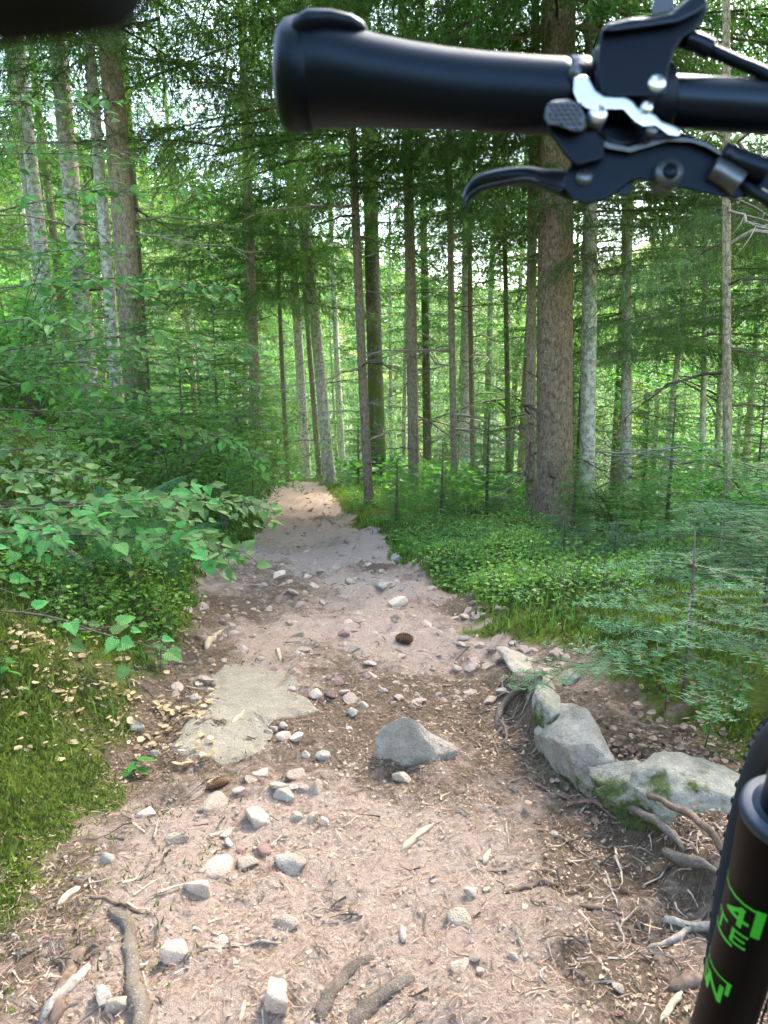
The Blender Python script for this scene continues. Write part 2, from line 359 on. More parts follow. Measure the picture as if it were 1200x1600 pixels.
def grow(a, b, fine, to, g=1.07):
    c = list(np.arange(a, b, fine)); s = fine
    while c[-1] < to[1]: s *= g; c.append(c[-1] + s)
    s = fine
    while c[0] > to[0]: s *= g; c.insert(0, c[0] - s)
    return np.array(c)
def build_ground():
    xs = grow(-1.0, 1.15, .017, (-300, 300), 1.075); ys = grow(.95, 2.7, .014, (-60, 320), 1.026)
    X, Y = np.meshgrid(xs, ys); Z = gz(X, Y); nx, ny = len(xs), len(ys)
    V = np.stack([X, Y, Z], -1).reshape(-1, 3)
    i = np.arange(ny - 1)[:, None] * nx; j = np.arange(nx - 1)[None, :]
    Fq = np.stack([i + j, i + j + 1, i + nx + j + 1, i + nx + j], -1).reshape(-1, 4)
    pm = pathmask(X, Y).ravel()
    spots = [(350, 1420, .22, .9), (760, 1430, .24, 1), (520, 1290, .16, .8), (620, 1000, .16, 1), (660, 960, .15, .9), (600, 1350, .16, .6), (460, 1050, .18, .6), (640, 1040, .14, .7),
             (350, 1540, .2, .6), (270, 1380, .12, .5), (720, 1560, .2, .6), (180, 1560, .12, .6), (480, 830, .7, .9), (470, 770, 2.2, 1.0), (560, 930, .4, .8), (420, 980, .25, .5), (700, 1180, .1, .6), (830, 1280, .16, .25), (560, 860, .5, .6)]
    clay = (fbm(V[:, 0] * 2.5 + 7, V[:, 1] * 2.5, 4) - .5) * 1.7 + .12 + .60 * sstep(V[:, 1], 2.6, 5)
    for u, v, r, a in spots:
        p, _ = ground_hit(u, v); clay += a * np.exp(-(((V[:, 0] - p[0]) / r) ** 2 + ((V[:, 1] - p[1]) / (r * 1.2)) ** 2))
    dark = [(880, 1480, .16, .9), (760, 1120, .12, .8), (900, 1330, .14, .6), (180, 1470, .2, .5), (550, 1450, .1, .4)]
    for u, v, r, a in dark:
        p, _ = ground_hit(u, v); clay -= a * np.exp(-(((V[:, 0] - p[0]) / r) ** 2 + ((V[:, 1] - p[1]) / r) ** 2))
    green = sstep(-pm, -.03, .14)
    # brown litter patches beside the rock rib and at the mossy bank's foot
    for u, v, r, a in [(980, 1175, .17, .9), (1050, 1240, .10, .5), (200, 1060, .15, .35), (130, 1160, .15, .3), (60, 1000, .2, .3), (230, 1200, .10, .3)]:
        p, _ = ground_hit(u, v); green -= a * np.exp(-(((V[:, 0] - p[0]) / r) ** 2 + ((V[:, 1] - p[1]) / r) ** 2))
    fm = pm[Fq].mean(1) > 0
    for name, sel, mat in (('dirt_path', fm, M['path']), ('forest_floor', ~fm, M['ground'])):
        f = Fq[sel]; used = np.unique(f); mp = np.zeros(len(V), int); mp[used] = np.arange(len(used))
        me = MB().add(V[used], mp[f]).mesh(name, [mat])
        for an, arr in (('clay', clay), ('green', green)):
            a = me.attributes.new(an, 'FLOAT', 'POINT'); a.data.foreach_set('value', arr[used].astype(np.float32))
        tag(obj(name, me), kind='structure')
    return
build_ground()

# ================================================================== trees
def needles(mb, p0, d, L, dens, ln, wd, mat, rg, flat=0.0, fwd=.6, up=None, shape=1):
    """cover twig segments (start p0, direction d, length L) with needles"""
    n = np.maximum(1, (L * dens + rg.random(len(L))).astype(int)); k = np.repeat(np.arange(len(L)), n)
    N = len(k); t = rg.random(N) * L[k]; o = p0[k] + d[k] * t[:, None]
    r = rg.normal(size=(N, 3))
    if flat > 0: r[:, 2] *= (1 - flat)
    r = unit(r - d[k] * np.sum(r * d[k], 1)[:, None]); nd = unit(d[k] * fwd + r * (1 - fwd * .4))
    l = ln * rg.uniform(.7, 1.2, N)
    s = unit(np.cross(nd, rg.normal(size=(N, 3)) if flat == 0 else np.tile([0, 0, 1.0], (N, 1)) + rg.normal(size=(N, 3)) * .25)) * (wd * .5)
    v = np.stack([o - s, o + s, o + nd * l[:, None]], 1).reshape(-1, 3)
    mb.add(v, np.arange(3 * N).reshape(-1, 3), mat)
def twig_prisms(mb, a, b, r, mat):
    """thin 3-sided twigs from a to b"""
    d = unit(b - a); s = unit(np.cross(d, [0.13, .31, .94])); t = np.cross(d, s); n = len(a)
    r = np.broadcast_to(r, (n,))[:, None]
    o = [s * r, (-.5 * s + .87 * t) * r, (-.5 * s - .87 * t) * r]
    v = np.concatenate([np.stack([a + q for q in o], 1), np.stack([b + q * .5 for q in o], 1)], 1).reshape(-1, 3)
    i = np.arange(n)[:, None] * 6
    f = np.concatenate([i + [0, 1, 4, 3], i + [1, 2, 5, 4], i + [2, 0, 3, 5]]); mb.add(v, f, mat)
def bough(mb, org, az, L, kind, rg, q=1.0, rise=0.0, r0=.012):
    """one live conifer bough. q: detail (1 near .. .2 far). kind: 'spruce' hangs, 'fir' lies flat"""
    h = np.array([math.cos(az), math.sin(az), 0]); sd = np.array([-h[1], h[0], 0])
    n = 7; t = np.linspace(0, 1, n)
    dz = (rise * t - .28 * t ** 2 + .18 * t ** 3) * L if kind == 'spruce' else (rise * t - .12 * t ** 2) * L
    pts = org + h * (t * L)[:, None] + np.array([0, 0, 1.0]) * dz[:, None] + sd * (rg.normal(0, .02, n).cumsum() * L * .5)[:, None]
    twig_prisms(mb, pts[:-1], pts[1:], r0 * (1 - t[:-1]) + .003, 1)
    sp = .10 / q ** .5; m = max(4, int(L / sp)); tt = np.linspace(.12, 1, m)
    base = np.stack([np.interp(tt, t, pts[:, i]) for i in range(3)], 1)
    P0, D, LL = [], [], []
    for side in (-1, 1):
        ln = L * .42 * (np.sin(np.pi * np.clip(tt * .9 + .08, 0, 1)) ** .7) * rg.uniform(.6, 1.1, m)
        d = h * .75 + sd * side * .8 + np.array([0, 0, 1.0]) * (rg.normal(-.12, .12, m)[:, None] if kind == 'spruce' else rg.normal(-.03, .06, m)[:, None])
        d = unit(d + rg.normal(0, .12, (m, 3)) * [1, 1, .4])
        if kind == 'spruce':
            a = base; d1 = d; mid = a + d1 * (ln * .5)[:, None]; d2 = unit(d1 * .6 + np.array([0, 0, -1.0]) * rg.uniform(.2, .9, m)[:, None])
            P0 += [a, mid]; D += [d1, d2]; LL += [ln * .5, ln * .6]
        else:
            P0.append(base); D.append(d); LL.append(ln)
    P0 = np.concatenate(P0); D = np.concatenate(D); LL = np.concatenate(LL)
    if q > .5: twig_prisms(mb, P0, P0 + D * LL[:, None], .0035, 1)
    # side shoots
    k = np.repeat(np.arange(len(LL)), np.maximum(1, (LL / (.09 / q ** .5)).astype(int))); K = len(k)
    o = P0[k] + D[k] * (LL[k] * rg.random(K))[:, None]
    r = rg.normal(size=(K, 3)) * ([1, 1, .25] if kind == 'fir' else [1, 1, .7]); r = unit(r - D[k] * np.sum(r * D[k], 1)[:, None])
    d = unit(D[k] * .8 + r * .7 + np.array([0, 0, -.55 if kind == 'spruce' else -.03])); l = rg.uniform(.05, .17, K) * (.6 + .5 * L)
    A = np.vstack([P0, o, pts[2:-1]]); DD = np.vstack([D, d, unit(pts[3:] - pts[2:-1])]); LA = np.concatenate([LL, l, np.linalg.norm(pts[3:] - pts[2:-1], axis=1)])
    needles(mb, A, DD, LA, np.interp(q, [.2, .6, 1], [36, 85, 170]), np.interp(q, [.2, .6, 1], [.085, .046, .028]), np.interp(q, [.2, .6, 1], [.026, .012, .0052]), 0, rg, flat=.75 if kind == 'fir' else .2, fwd=.55)
def crown_mesh(name, H, R, kind, seed, mats, q_low=.7, h_low=4, q_up=.25, bpw=5, step=.32, power=.8, skip=.15, dead=0):
    rg = np.random.default_rng(seed); mb = MB(); z = 0
    while z < H:
        L = R * (1 - z / H) ** power + .15; low = z < h_low
        a0 = rg.random() * 6.28; nb = bpw if low else max(3, bpw - 1)
        for i in range(nb):
            if rg.random() < skip: continue
            bough(mb, np.array([0, 0, z + rg.uniform(-.1, .1)]), a0 + i * 6.28 / nb + rg.normal(0, .25), L * rg.uniform(.6, 1.12), kind, rg, q_low if low else q_up, rise=rg.uniform(-.12, .15) + (.25 * z / H))
        z += step * (1 if low else 1.5)
    return mb.mesh(name, mats, smooth=False)
def broad_crown_mesh(name, H, R, seed, mats, nl=9000, ls=.07):
    rg = np.random.default_rng(seed); mb = MB(); ends = []
    for i in range(34):
        z = rg.uniform(0, H * .85); a = rg.random() * 6.28; L = R * (.4 + .6 * math.sin(math.pi * min(1, z / H * .8 + .25))) * rg.uniform(.7, 1.1)
        p = curve([[0, 0, z], [math.cos(a) * L * .5, math.sin(a) * L * .5, z + .25 * L], [math.cos(a) * L, math.sin(a) * L, z + .3 * L]], 6)
        twig_prisms(mb, p[:-1], p[1:], np.linspace(.03, .008, 5), 1); ends += [p[2:]]
    E = np.concatenate(ends); k = rg.integers(0, len(E), nl // 12); c = E[k] + rg.normal(0, .42, (len(k), 3)) * [1, 1, .4]
    k = np.repeat(np.arange(len(c)), 12); o = c[k] + rg.normal(0, .2, (len(k), 3)) * [1, 1, .35]
    leaf_quads(mb, o, ls, 0, rg)
    return mb.mesh(name, mats, smooth=False)
def leaf_quads(mb, o, size, mat, rg, tilt=.45, aspect=.62, fold=True):
    """pointed leaves of two triangles each"""
    N = len(o); a = rg.random(N) * 6.28; h = np.stack([np.cos(a), np.sin(a), rg.normal(-.15, .25, N)], 1); h = unit(h)
    nrm = unit(np.array([0, 0, 1.0]) + rg.normal(0, tilt, (N, 3))); s = unit(np.cross(nrm, h)); s_ = size * rg.uniform(.6, 1.2, N)
    s_ = s_[:, None] if np.ndim(s_) == 1 else s_
    v = np.stack([o, o + h * s_ * .5 + s * s_ * aspect * .5, o + h * s_, o + h * s_ * .5 - s * s_ * aspect * .5], 1).reshape(-1, 3)
    mb.add(v, np.arange(4 * N).reshape(-1, 4), mat)
CM = {}
nm = [M['needle'], M['twig']]; nf = [M['needle_far'], M['twig']]
CM['s1'] = crown_mesh('spruce_crown_a', 13, 2.0, 'spruce', 1, nm, .62, 3.2, .22, 5)
CM['s2'] = crown_mesh('spruce_crown_b', 12, 1.5, 'spruce', 2, nm, .62, 3.2, .22, 5, .36)
CM['f1'] = crown_mesh('fir_crown_a', 12, 2.1, 'fir', 3, nm, .55, 3.5, .22, 5, .38)
CM['b1'] = crown_mesh('far_spruce_crown_a', 17, 2.3, 'spruce', 5, nf, .2, 17, .2, 5, .5, .75, .1)
CM['b2'] = crown_mesh('far_fir_crown_b', 15, 2.0, 'fir', 6, nf, .2, 15, .2, 5, .45, .7, .15)
CM['b3'] = crown_mesh('far_slim_crown_c', 11, 1.4, 'spruce', 7, nf, .2, 12, .2, 4, .5, .7, .3)
CM['y1'] = crown_mesh('young_fir_crown', 3.6, 1.15, 'fir', 8, [M['young_needle'], M['twig']], .4, 4, .35, 5, .22, .8, .05)
CM['d1'] = broad_crown_mesh('broadleaf_crown', 8, 2.6, 9, [M['beech_far'], M['twig']], 14000, .10)

def trunk_mesh(name, d0, H, lean, mat, sides=12, step=.35, seed=0, rough=.035, flare=.35, knots=True):
    rg = np.random.default_rng(seed); n = int(H / step) + 2; z = np.linspace(-.3, H, n)
    bend = np.stack([np.sin(z * .35 + rg.random() * 6) * .02 * np.minimum(z / 3, 1.5), np.cos(z * .3 + rg.random() * 6) * .02 * np.minimum(z / 3, 1.5)], 1)
    bend -= bend[np.argmin(abs(z))]
    p = np.stack([lean[0] * z + bend[:, 0], lean[1] * z + bend[:, 1], z], 1)
    r = d0 / 2 * (1 - .72 * np.clip(z / H, 0, 1)) * (1 + flare * np.exp(-np.clip(z, -.3, 9) / .18) * .6)
    a = np.arange(sides) * 2 * math.pi / sides; A, Z = np.meshgrid(a, z)
    q = np.stack([np.cos(A) * 2.2, np.sin(A) * 2.2, Z * 3], -1).reshape(-1, 3) + seed * 3.1
    rn = 1 + (n3(q) - .5).reshape(A.shape) * rough * 2
    q = np.stack([np.cos(A) * 9, np.sin(A) * 9, Z * 14], -1).reshape(-1, 3) + seed
    rn += (n3(q) - .5).reshape(A.shape) * rough * 1.2
    mb = MB(); tube(mb, p, r, sides, 0, rn=rn)
    return mb.mesh(name, [mat]), p, r
def dead_branch_mesh(name, seed, mat, L=1.0):
    rg = np.random.default_rng(seed); mb = MB(); n = 9; t = np.linspace(0, 1, n)
    p = np.stack([t * L, rg.normal(0, .025, n).cumsum() * L, (.12 * t - .35 * t ** 2 * rg.uniform(.3, 1)) * L + rg.normal(0, .012, n).cumsum()], 1); p[0] = 0
    tube(mb, p, .0085 * (1 - t) + .002, 4)
    for i in range(7):
        k = rg.integers(1, n - 1); s = rg.choice([-1, 1]); l = rg.uniform(.12, .4) * L
        q = curve([p[k], p[k] + [l * .6, s * l * .45, -.03], p[k] + [l * .9, s * l * .8, -.14 * l - .03]], 4)
        tube(mb, q, np.linspace(.004, .0012, 4), 3)
    return mb.mesh(name, [mat])
DB = [dead_branch_mesh('dead_branch', 20 + i, M['deadwood'] if i % 2 else M['twig']) for i in range(6)]
BR = []
for i in range(4):
    mb = MB(); bough(mb, np.zeros(3), 0, 1.7, 'spruce' if i < 3 else 'fir', np.random.default_rng(40 + i), 1.0, rise=-.05 + .05 * i, r0=.014); BR.append(mb.mesh('hanging_bough', nm, smooth=False))

def place_tree(name, label, cat, xy, d0, H, lean, mat, crown=None, cz=3.0, cs=1.0, seed=0, sides=12, step=.35, dead=0, dlo=1.0, dhi=5.5, group=None, rough=.035, kids=True):
    x, y = xy; z = float(gz(x, y)); rg = np.random.default_rng(seed + 100)
    t = thing(name, label, cat, (x, y, z), 0, group)
    me, p, r = trunk_mesh('trunk', d0, H, lean, mat, sides, step, seed, rough)
    tr = obj('trunk', me, t)
    def at(h): return np.array([np.interp(h, p[:, 2], p[:, 0]), np.interp(h, p[:, 2], p[:, 1]), h])
    if crown is not None:
        o = obj('crown', CM[crown], t, at(cz), (math.atan(-lean[1]) * .9, math.atan(lean[0]) * .9, rg.random() * 6.28), (cs, cs, (H - cz) / {'s1': 13, 's2': 12, 'f1': 12, 'b1': 17, 'b2': 15, 'b3': 11, 'y1': 3.6, 'd1': 8}[crown] * 1.02))
    for i in range(dead):
        h = rg.uniform(dlo, dhi); s = rg.uniform(.5, 1.5)
        obj('branch', DB[rg.integers(0, 6)], t, at(h), (rg.normal(0, .3), rg.normal(.1, .2), rg.random() * 6.28), s)
    return t, at, r
def tree_from_pixels(ub, d, dia, ut, vt, **kw):
    b = at_depth(ub, d)
    ray = P(ut, vt, 1.0) - C_; s = (b[1] - C_[1]) / ray[1]; T = C_ + ray * s
    lean = ((T[0] - b[0]) / (T[2] - b[2]), 0.0)
    return place_tree(xy=(b[0], b[1]), d0=dia, lean=lean, **kw)

SP = 'spruce_tree'
TREES = [
 # u_base depth dia  u_top v_top  height crown cz cs mat  dead label
 (92, 11.0, .20, 32, 70, 17, 's2', 4.6, 1.0, 'bark_pale', 14, 'pale slim trunk leaning at far left of the left group of trees'),
 (145, 9.6, .23, 92, 60, 19, 'f1', 5.0, 1.0, 'bark_pale', 16, 'grey straight conifer trunk second from left on the bank'),
 (189, 9.0, .145, 146, 150, 15, 's2', 4.6, .9, 'bark_pale', 12, 'thin whitish lichen spotted trunk just left of the thick brown one on the bank'),
 (222, 8.6, .25, 170, 90, 20, 's1', 4.2, 1.1, 'bark_brown', 14, 'thick brown trunk with grey patches, stoutest of the left group'),
 (405, 14.0, .20, 390, 400, 16, 's1', 3.4, 1.0, 'bark_brown', 10, 'dark slender tree standing above the left edge of the far path'),
 (450, 17.0, .11, 437, 480, 12, 's2', 4.0, .8, 'bark_brown', 8, 'very thin dark pole of a tree just right of the far path end'),
 (480, 20.0, .26, 466, 500, 18, 'b1', 5.0, 1.0, 'bark_pale', 6, 'pale trunk leftmost of three behind the bend of the path'),
 (500, 19.0, .14, 484, 540, 14, 'b3', 5.0, 1.0, 'bark_brown', 6, 'thin brown trunk middle of three behind the bend of the path'),
 (515, 15.5, .24, 489, 470, 17, 'f1', 4.4, 1.0, 'bark_pale', 12, 'white lichen blotched trunk rightmost of three at the bend of the path'),
 (577, 10.5, .13, 548, 190, 14, 's2', 4.2, .8, 'bark_brown', 18, 'slender light brown trunk leaning in front of the mossy dark one'),
 (592, 15.5, .34, 576, 300, 21, 'f1', 5.6, 1.0, 'bark_moss', 8, 'thick dark mossy trunk beyond the slender light brown one'),
 (648, 11.0, .165, 633, 190, 16, 's2', 4.3, .8, 'bark_brown', 16, 'straight clean brown trunk between the dark mossy tree and the thin pole'),
 (668, 21.0, .26, 664, 400, 17, 'b1', 5.0, 1.0, 'bark_moss', 4, 'dark trunk in the shade just right of the straight clean brown one'),
 (712, 10.5, .10, 700, 200, 13, 's2', 3.8, .8, 'bark_brown', 20, 'thin dark pole with many dead twigs below the brake lever tip'),
 (728, 18.0, .28, 728, 400, 18, 'b2', 5.0, 1.0, 'bark_pale', 5, 'pale wide trunk seen behind the thin dark pole'),
 (740, 13.5, .10, 736, 400, 13, 's2', 4.2, .8, 'bark_brown', 14, 'thin brownish pole directly in front of the pale wide trunk'),
 (796, 12.0, .09, 791, 350, 12, 's2', 3.8, .9, 'bark_moss', 20, 'thin greenish pole midway between the clean brown trunk and the largest trunk'),
 (829, 9.2, .125, 831, 390, 14, 's2', 3.9, .7, 'bark_brown', 18, 'slim tan trunk close beside the left of the largest trunk'),
 (915, 8.6, .175, 923, 390, 15, 's1', 3.4, .9, 'bark_pale', 14, 'greenish grey trunk close beside the right of the largest trunk'),
 (977, 11.0, .155, 981, 460, 15, 's1', 2.9, .8, 'bark_pale', 14, 'pale knotty trunk between the greenish grey one and the thin right one'),
 (1092, 12.5, .10, 1101, 440, 12, 'f1', 3.6, .8, 'bark_pale', 10, 'thin whitish trunk half hidden by leafy shrubs at the right'),
 (1137, 5.0, .058, 1137, 350, 9, None, 2.6, .5, 'bark_brown', 16, 'very thin brown sapling pole standing behind the small firs on the right'),
]
for i, (ub, d, dia, ut, vt, H, cr, cz, cs, mt, dead, lab) in enumerate(TREES):
    tree_from_pixels(ub, d, dia, ut, vt, name=SP, label=lab, cat='tree', H=H, mat=M[mt], crown=cr, cz=cz, cs=cs, seed=i, dead=dead, dlo=.6 if dead < 15 else .5, dhi=cz + .6, sides=16 if d < 12 else 10, group='trees along the forest path')
# the largest trunk, with hanging boughs
big, big_at, _ = tree_from_pixels(866, 8.3, .385, 873, 40, name=SP, label='largest and nearest trunk, brown flaky bark, right of the path behind the brake lever', cat='tree', H=22, mat=M['bark_big'], crown='s1', cz=5.0, cs=1.5, seed=50, dead=5, dlo=1.2, dhi=4.2, sides=64, step=.035, group='trees along the forest path', rough=.03)
# dark wound low on the largest trunk
def rock_mesh(name, seed, sub, mats, dims=(1, 1, 1), facets=9, rough=.10, cut=(.42, .82), flatbase=0):
    rg = np.random.default_rng(seed); bm = bmesh.new(); bmesh.ops.create_icosphere(bm, subdivisions=sub, radius=1.0)
    v = np.array([a.co[:] for a in bm.verts]); f = np.array([[a.index for a in q.verts] for q in bm.faces]); bm.free()
    for k in range(facets):
        n = unit(rg.normal(size=3)); c = rg.uniform(*cut); s = v @ n - c; v = v - np.maximum(0, s)[:, None] * n * .92
    v = v * (1 + (n3(v * 1.7 + seed) - .5)[:, None] * rough * 2 + (n3(v * 5 + seed) - .5)[:, None] * rough)
    if sub >= 4: v = v * (1 + (n3(v * 11 + seed) - .5)[:, None] * rough * .8 + (n3(v * 26 + seed) - .5)[:, None] * rough * .45)
    v = v / np.abs(v).max(0) * .5 * np.array(dims)
    return MB().add(v, f).mesh(name, mats)
wound = obj('bark_wound', rock_mesh('bark_wound', 3, 3, [M['soilroot']], (.10, .06, .16)), big, big_at(.62) + np.array([-.06, -.21, 0]))
# live boughs that hang into view from the nearer trees: (u, v, depth) of the tip side, direction, size
HANG = [(905, 40, 6.6, .2, 1.1), (880, -40, 6.7, 2.6, 1.3), (700, -60, 6.9, .3, 1.2), (930, 330, 7.4, -.5, .95), (985, 300, 7.4, -1.2, 1.0), (960, 390, 7.9, -2.2, .8), (760, 330, 8.6, -2.6, .8), (900, 360, 7.8, -1.4, .8),
        (640, -20, 7.6, -2.9, 1.3), (560, -40, 8.0, 3.0, 1.2), (820, 60, 7.2, -2.7, 1.2), (1000, 30, 6.9, -.4, 1.2), (1130, 60, 6.6, -.2, 1.1), (500, 215, 9.5, -2.8, 1.2), (560, 215, 9.8, -2.3, 1.2),
        (620, 215, 10.4, 2.6, 1.1), (660, 225, 10.4, -.6, 1.0), (720, 225, 9.8, -2.8, 1.1), (790, 230, 9.8, -2.5, 1.0), (1000, 345, 8.2, -.8, .9), (1060, 330, 7.4, -.2, 1.0), (1110, 330, 6.2, -1.8, .9), (1160, 340, 5.8, -.6, .9), (1130, 420, 5.3, -.6, .55), (1150, 380, 5.1, -2.6, .7), (1110, 470, 5.4, 3.0, .5),
        (1140, 520, 5.3, 2.9, .5), (1060, 150, 6.6, -1.0, 1.2), (940, 120, 6.9, -.9, 1.2), (780, -60, 7.0, -2.2, 1.3)]
trees_by = [o for o in COL.objects if o.name.startswith(SP) and o.parent is None]
BR_DARK = []
HANG += [(330, -20, 7.5, -.3, 1.4), (250, 30, 7.8, 2.8, 1.2), (390, 60, 7.9, 3.0, 1.2), (300, 130, 8.2, -.6, 1.1), (420, 170, 9.0, 2.6, 1.1), (350, 230, 8.8, -2.4, 1.0), (460, 250, 10.5, 2.9, 1.1), (200, -10, 7.2, -2.8, 1.2), (120, 60, 8.2, .2, 1.0), (380, -40, 7.2, -2.0, 1.4)]
hg = np.random.default_rng(8)
HANG = HANG + [(u + hg.normal(0, 45), v + hg.normal(0, 30) - 15, d + hg.uniform(-.2, .9), a + hg.normal(0, .6), s * hg.uniform(.75, 1.15)) for (u, v, d, a, s) in HANG for _ in range(1)]
for i, (u, v, d, a, s) in enumerate(HANG):
    p = P(u, v, d); best = None
    for t in trees_by:
        l = math.hypot(t.location.x - p[0], t.location.y - p[1])
        if best is None or l < best[0]: best = (l, t)
    t = best[1]
    o = obj('bough', BR[i % 4], t, p - np.array(t.location), (0.0, .12, a), s)

# ------------------------------------------------------------------ trees deeper in the wood
rg = np.random.default_rng(77); placed = [(o.location.x, o.location.y) for o in trees_by]; nb = 0
GRP = 'slender background conifers'
cand = []
NICK = [(92, 'far left trunk'), (145, 'second left trunk'), (189, 'whitish left trunk'), (222, 'stout left trunk'), (405, 'dark slender tree'), (450, 'thin dark pole'), (480, 'pale bend trunk'), (515, 'blotched bend trunk'), (577, 'light brown trunk'), (592, 'dark mossy trunk'),
        (648, 'clean brown trunk'), (712, 'twiggy pole'), (796, 'greenish pole'), (829, 'slim tan trunk'), (866, 'largest trunk'), (915, 'greenish grey trunk'), (977, 'pale knotty trunk'), (1092, 'whitish trunk'), (1137, 'thin right sapling')]
for i in range(4000):
    y = rg.uniform(12, 62) if i > 500 else rg.uniform(11, 24); x = rg.uniform(-.62, .62) * y + rg.normal(0, .5)
    if pathmask(np.array([x]), np.array([y]))[0] > -.7: continue
    u = 600 + FPX * x / (y * 1.02)
    if 420 < u < 560 and y < 24: continue
    if any((x - a) ** 2 + (y - b) ** 2 < (1.9 + y * .025) ** 2 for a, b in placed): continue
    placed.append((x, y)); cand.append((x, y))
    if len(cand) > 210: break
tm = {}
for i, (x, y) in enumerate(cand):
    mk = ['bark_brown', 'bark_pale', 'bark_moss', 'bark_pale'][i % 4]; vi = i % 8
    if vi not in tm:
        H = [17, 15, 19, 14, 16, 18, 15, 13][vi]; tm[vi] = (trunk_mesh('trunk', [.24, .16, .30, .13, .2, .26, .18, .14][vi], H, (rg.normal(0, .012), 0), M[mk], 8, .6, 200 + vi, .04)[0], H)
    me, H = tm[vi]; z = float(gz(x, y)); broad = rg.random() < .17; s = rg.uniform(.85, 1.2)
    mean = ['grey brown', 'pale barked', 'stout mossy', 'thin pale', 'brown', 'thick pale', 'mossy', 'very thin pale'][vi]
    uu = 600 + FPX * x / (y * .98 + .3); lft = [n for q, n in NICK if q <= uu]; rgt = [n for q, n in NICK if q > uu]
    where = ('between the %s and the %s' % (lft[-1], rgt[0])) if lft and rgt else ('left of the %s' % rgt[0] if rgt else 'right of the %s' % lft[-1])
    far = 'close behind,' if y < 20 else ('farther back,' if y < 36 else 'far back,')
    if broad: nm_, lab, g = 'broadleaf_tree', 'light green broadleaf tree ' + far + ' ' + where, 'broadleaf trees deep in the wood'
    else: nm_, lab, g = 'conifer_tree', mean + ' conifer ' + far + ' ' + where, GRP
    t = thing(nm_, lab, 'tree', (x, y, z), rg.random() * 6.28, g); t.scale = (s, s, s); t.rotation_euler[0] = rg.normal(0, .022); t.rotation_euler[1] = rg.normal(0, .022)
    obj('trunk', me, t)
    cr = 'd1' if broad else ['b1', 'b2', 'b3', 'b1', 'b2', 's2'][int(rg.integers(0, 6))]
    hz = H * rg.uniform(.12, .38) if not broad else rg.uniform(1.5, 5); hh = {'s2': 12, 'b1': 17, 'b2': 15, 'b3': 11, 'd1': 8}[cr]
    obj('crown', CM[cr], t, (0, 0, hz), (0, 0, rg.random() * 6.28), (1, 1, (H - hz) / hh * 1.05 if not broad else 1))
    if y < 26:
        for k in range(6): obj('branch', DB[int(rg.integers(0, 6))], t, (0, 0, rg.uniform(.8, hz + .5)), (rg.normal(0, .3), .1, rg.random() * 6.28), rg.uniform(.6, 1.5))
# trees added beside and behind the viewer to shade the path
for i, (x, y, c) in enumerate([(4.2, -1.8, 's1'), (6.5, 7.0, 'f1'), (8.5, 3.5, 's1'), (5.0, 1.5, 's1'), (3.4, .2, 's1'), (-4, -3, 's1'), (2.2, -5, 'f1'), (-6, -8, 's1'), (9, 9, 's1'), (12, 6, 'f1'), (-9, 1, 's1'), (-11, 8, 's2'), (7.8, 13, 's1'), (12, 13, 's1'), (15, 10, 's1')]):
    t, at, r = place_tree('shade_spruce', 'tall spruce added beside the viewer to shade the path', 'tree', (x, y), .3, 20, (0, 0), M['bark_brown'], c, 5.5, 1.35, seed=300 + i, group='shade spruces added around the viewer')

# ------------------------------------------------------------------ young firs, understory
YF = [(290, 7.8, 1.5, 'bushy young fir below the stout brown trunk on the left bank'), (345, 8.6, 2.3, 'dark young fir left of the far path end'), (240, 8.4, 1.9, 'young fir growing tight under the left trunks'), (375, 11.5, 2.4, 'young fir behind the leafy branches near the path bend'),
      (895, 7.6, .8, 'pale green little fir right in front of the largest trunk'), (1040, 7.2, 1.35, 'light green young fir beside the greenish grey trunk'), (1000, 9.6, 1.7, 'young fir in the gap right of the pale knotty trunk'), (760, 9.0, 1.2, 'spindly young fir between the thin poles'),
      (620, 7.0, .62, 'tiny bluish fir at the foot of the slender light brown trunk'), (690, 8.2, .9, 'small fir left of the thin dark pole'), (1170, 7.8, 1.9, 'young fir at the right edge behind the thin sapling pole'), (400, 16.0, 2.6, 'young fir beyond the left side of the path bend'), (560, 15.0, 1.3, 'young fir behind the right side of the path bend')]
for i, (u, d, h, lab) in enumerate(YF):
    b = at_depth(u, d); t = thing('young_fir', lab, 'young tree', b, i * 1.3, 'young firs under the tall trees')
    mb = MB(); tube(mb, np.array([[0, 0, -.05], [0, 0, h * .5], [0, 0, h]]), [.022, .015, .004], 6); obj('stem', mb.mesh('stem', [M['twig']]), t)
    obj('crown', CM['y1'], t, (0, 0, h * .12), (0, 0, 0), (h / 3.2, h / 3.2, h / 3.8))

# shrubs in the middle distance: broad leaves
def shrub_mesh(name, R, H, seed, mat, nl, ls):
    rg = np.random.default_rng(seed); mb = MB(); E = []
    for i in range(16):
        a = rg.random() * 6.28; l = R * rg.uniform(.5, 1.1); h = H * rg.uniform(.5, 1)
        p = curve([[0, 0, 0], [math.cos(a) * l * .35, math.sin(a) * l * .35, h * .6], [math.cos(a) * l, math.sin(a) * l, h]], 7)
        twig_prisms(mb, p[:-1], p[1:], np.linspace(.010, .003, 6), 1); E.append(p[2:])
        for j in range(3):
            k = rg.integers(2, 6); q = p[k] + np.array([math.cos(a + rg.choice([-1, 1])) * .3 * R, math.sin(a + 1) * .3 * R, .06 * H]); twig_prisms(mb, p[k:k + 1], q[None], .004, 1); E.append(np.array([p[k] * .5 + q * .5, q]))
    E = np.concatenate(E); k = rg.integers(0, len(E), nl); leaf_quads(mb, E[k] + rg.normal(0, .11 * R, (nl, 3)) * [1, 1, .45], ls, 0, rg, .4)
    return mb.mesh(name, [mat, M['twig']], smooth=False)
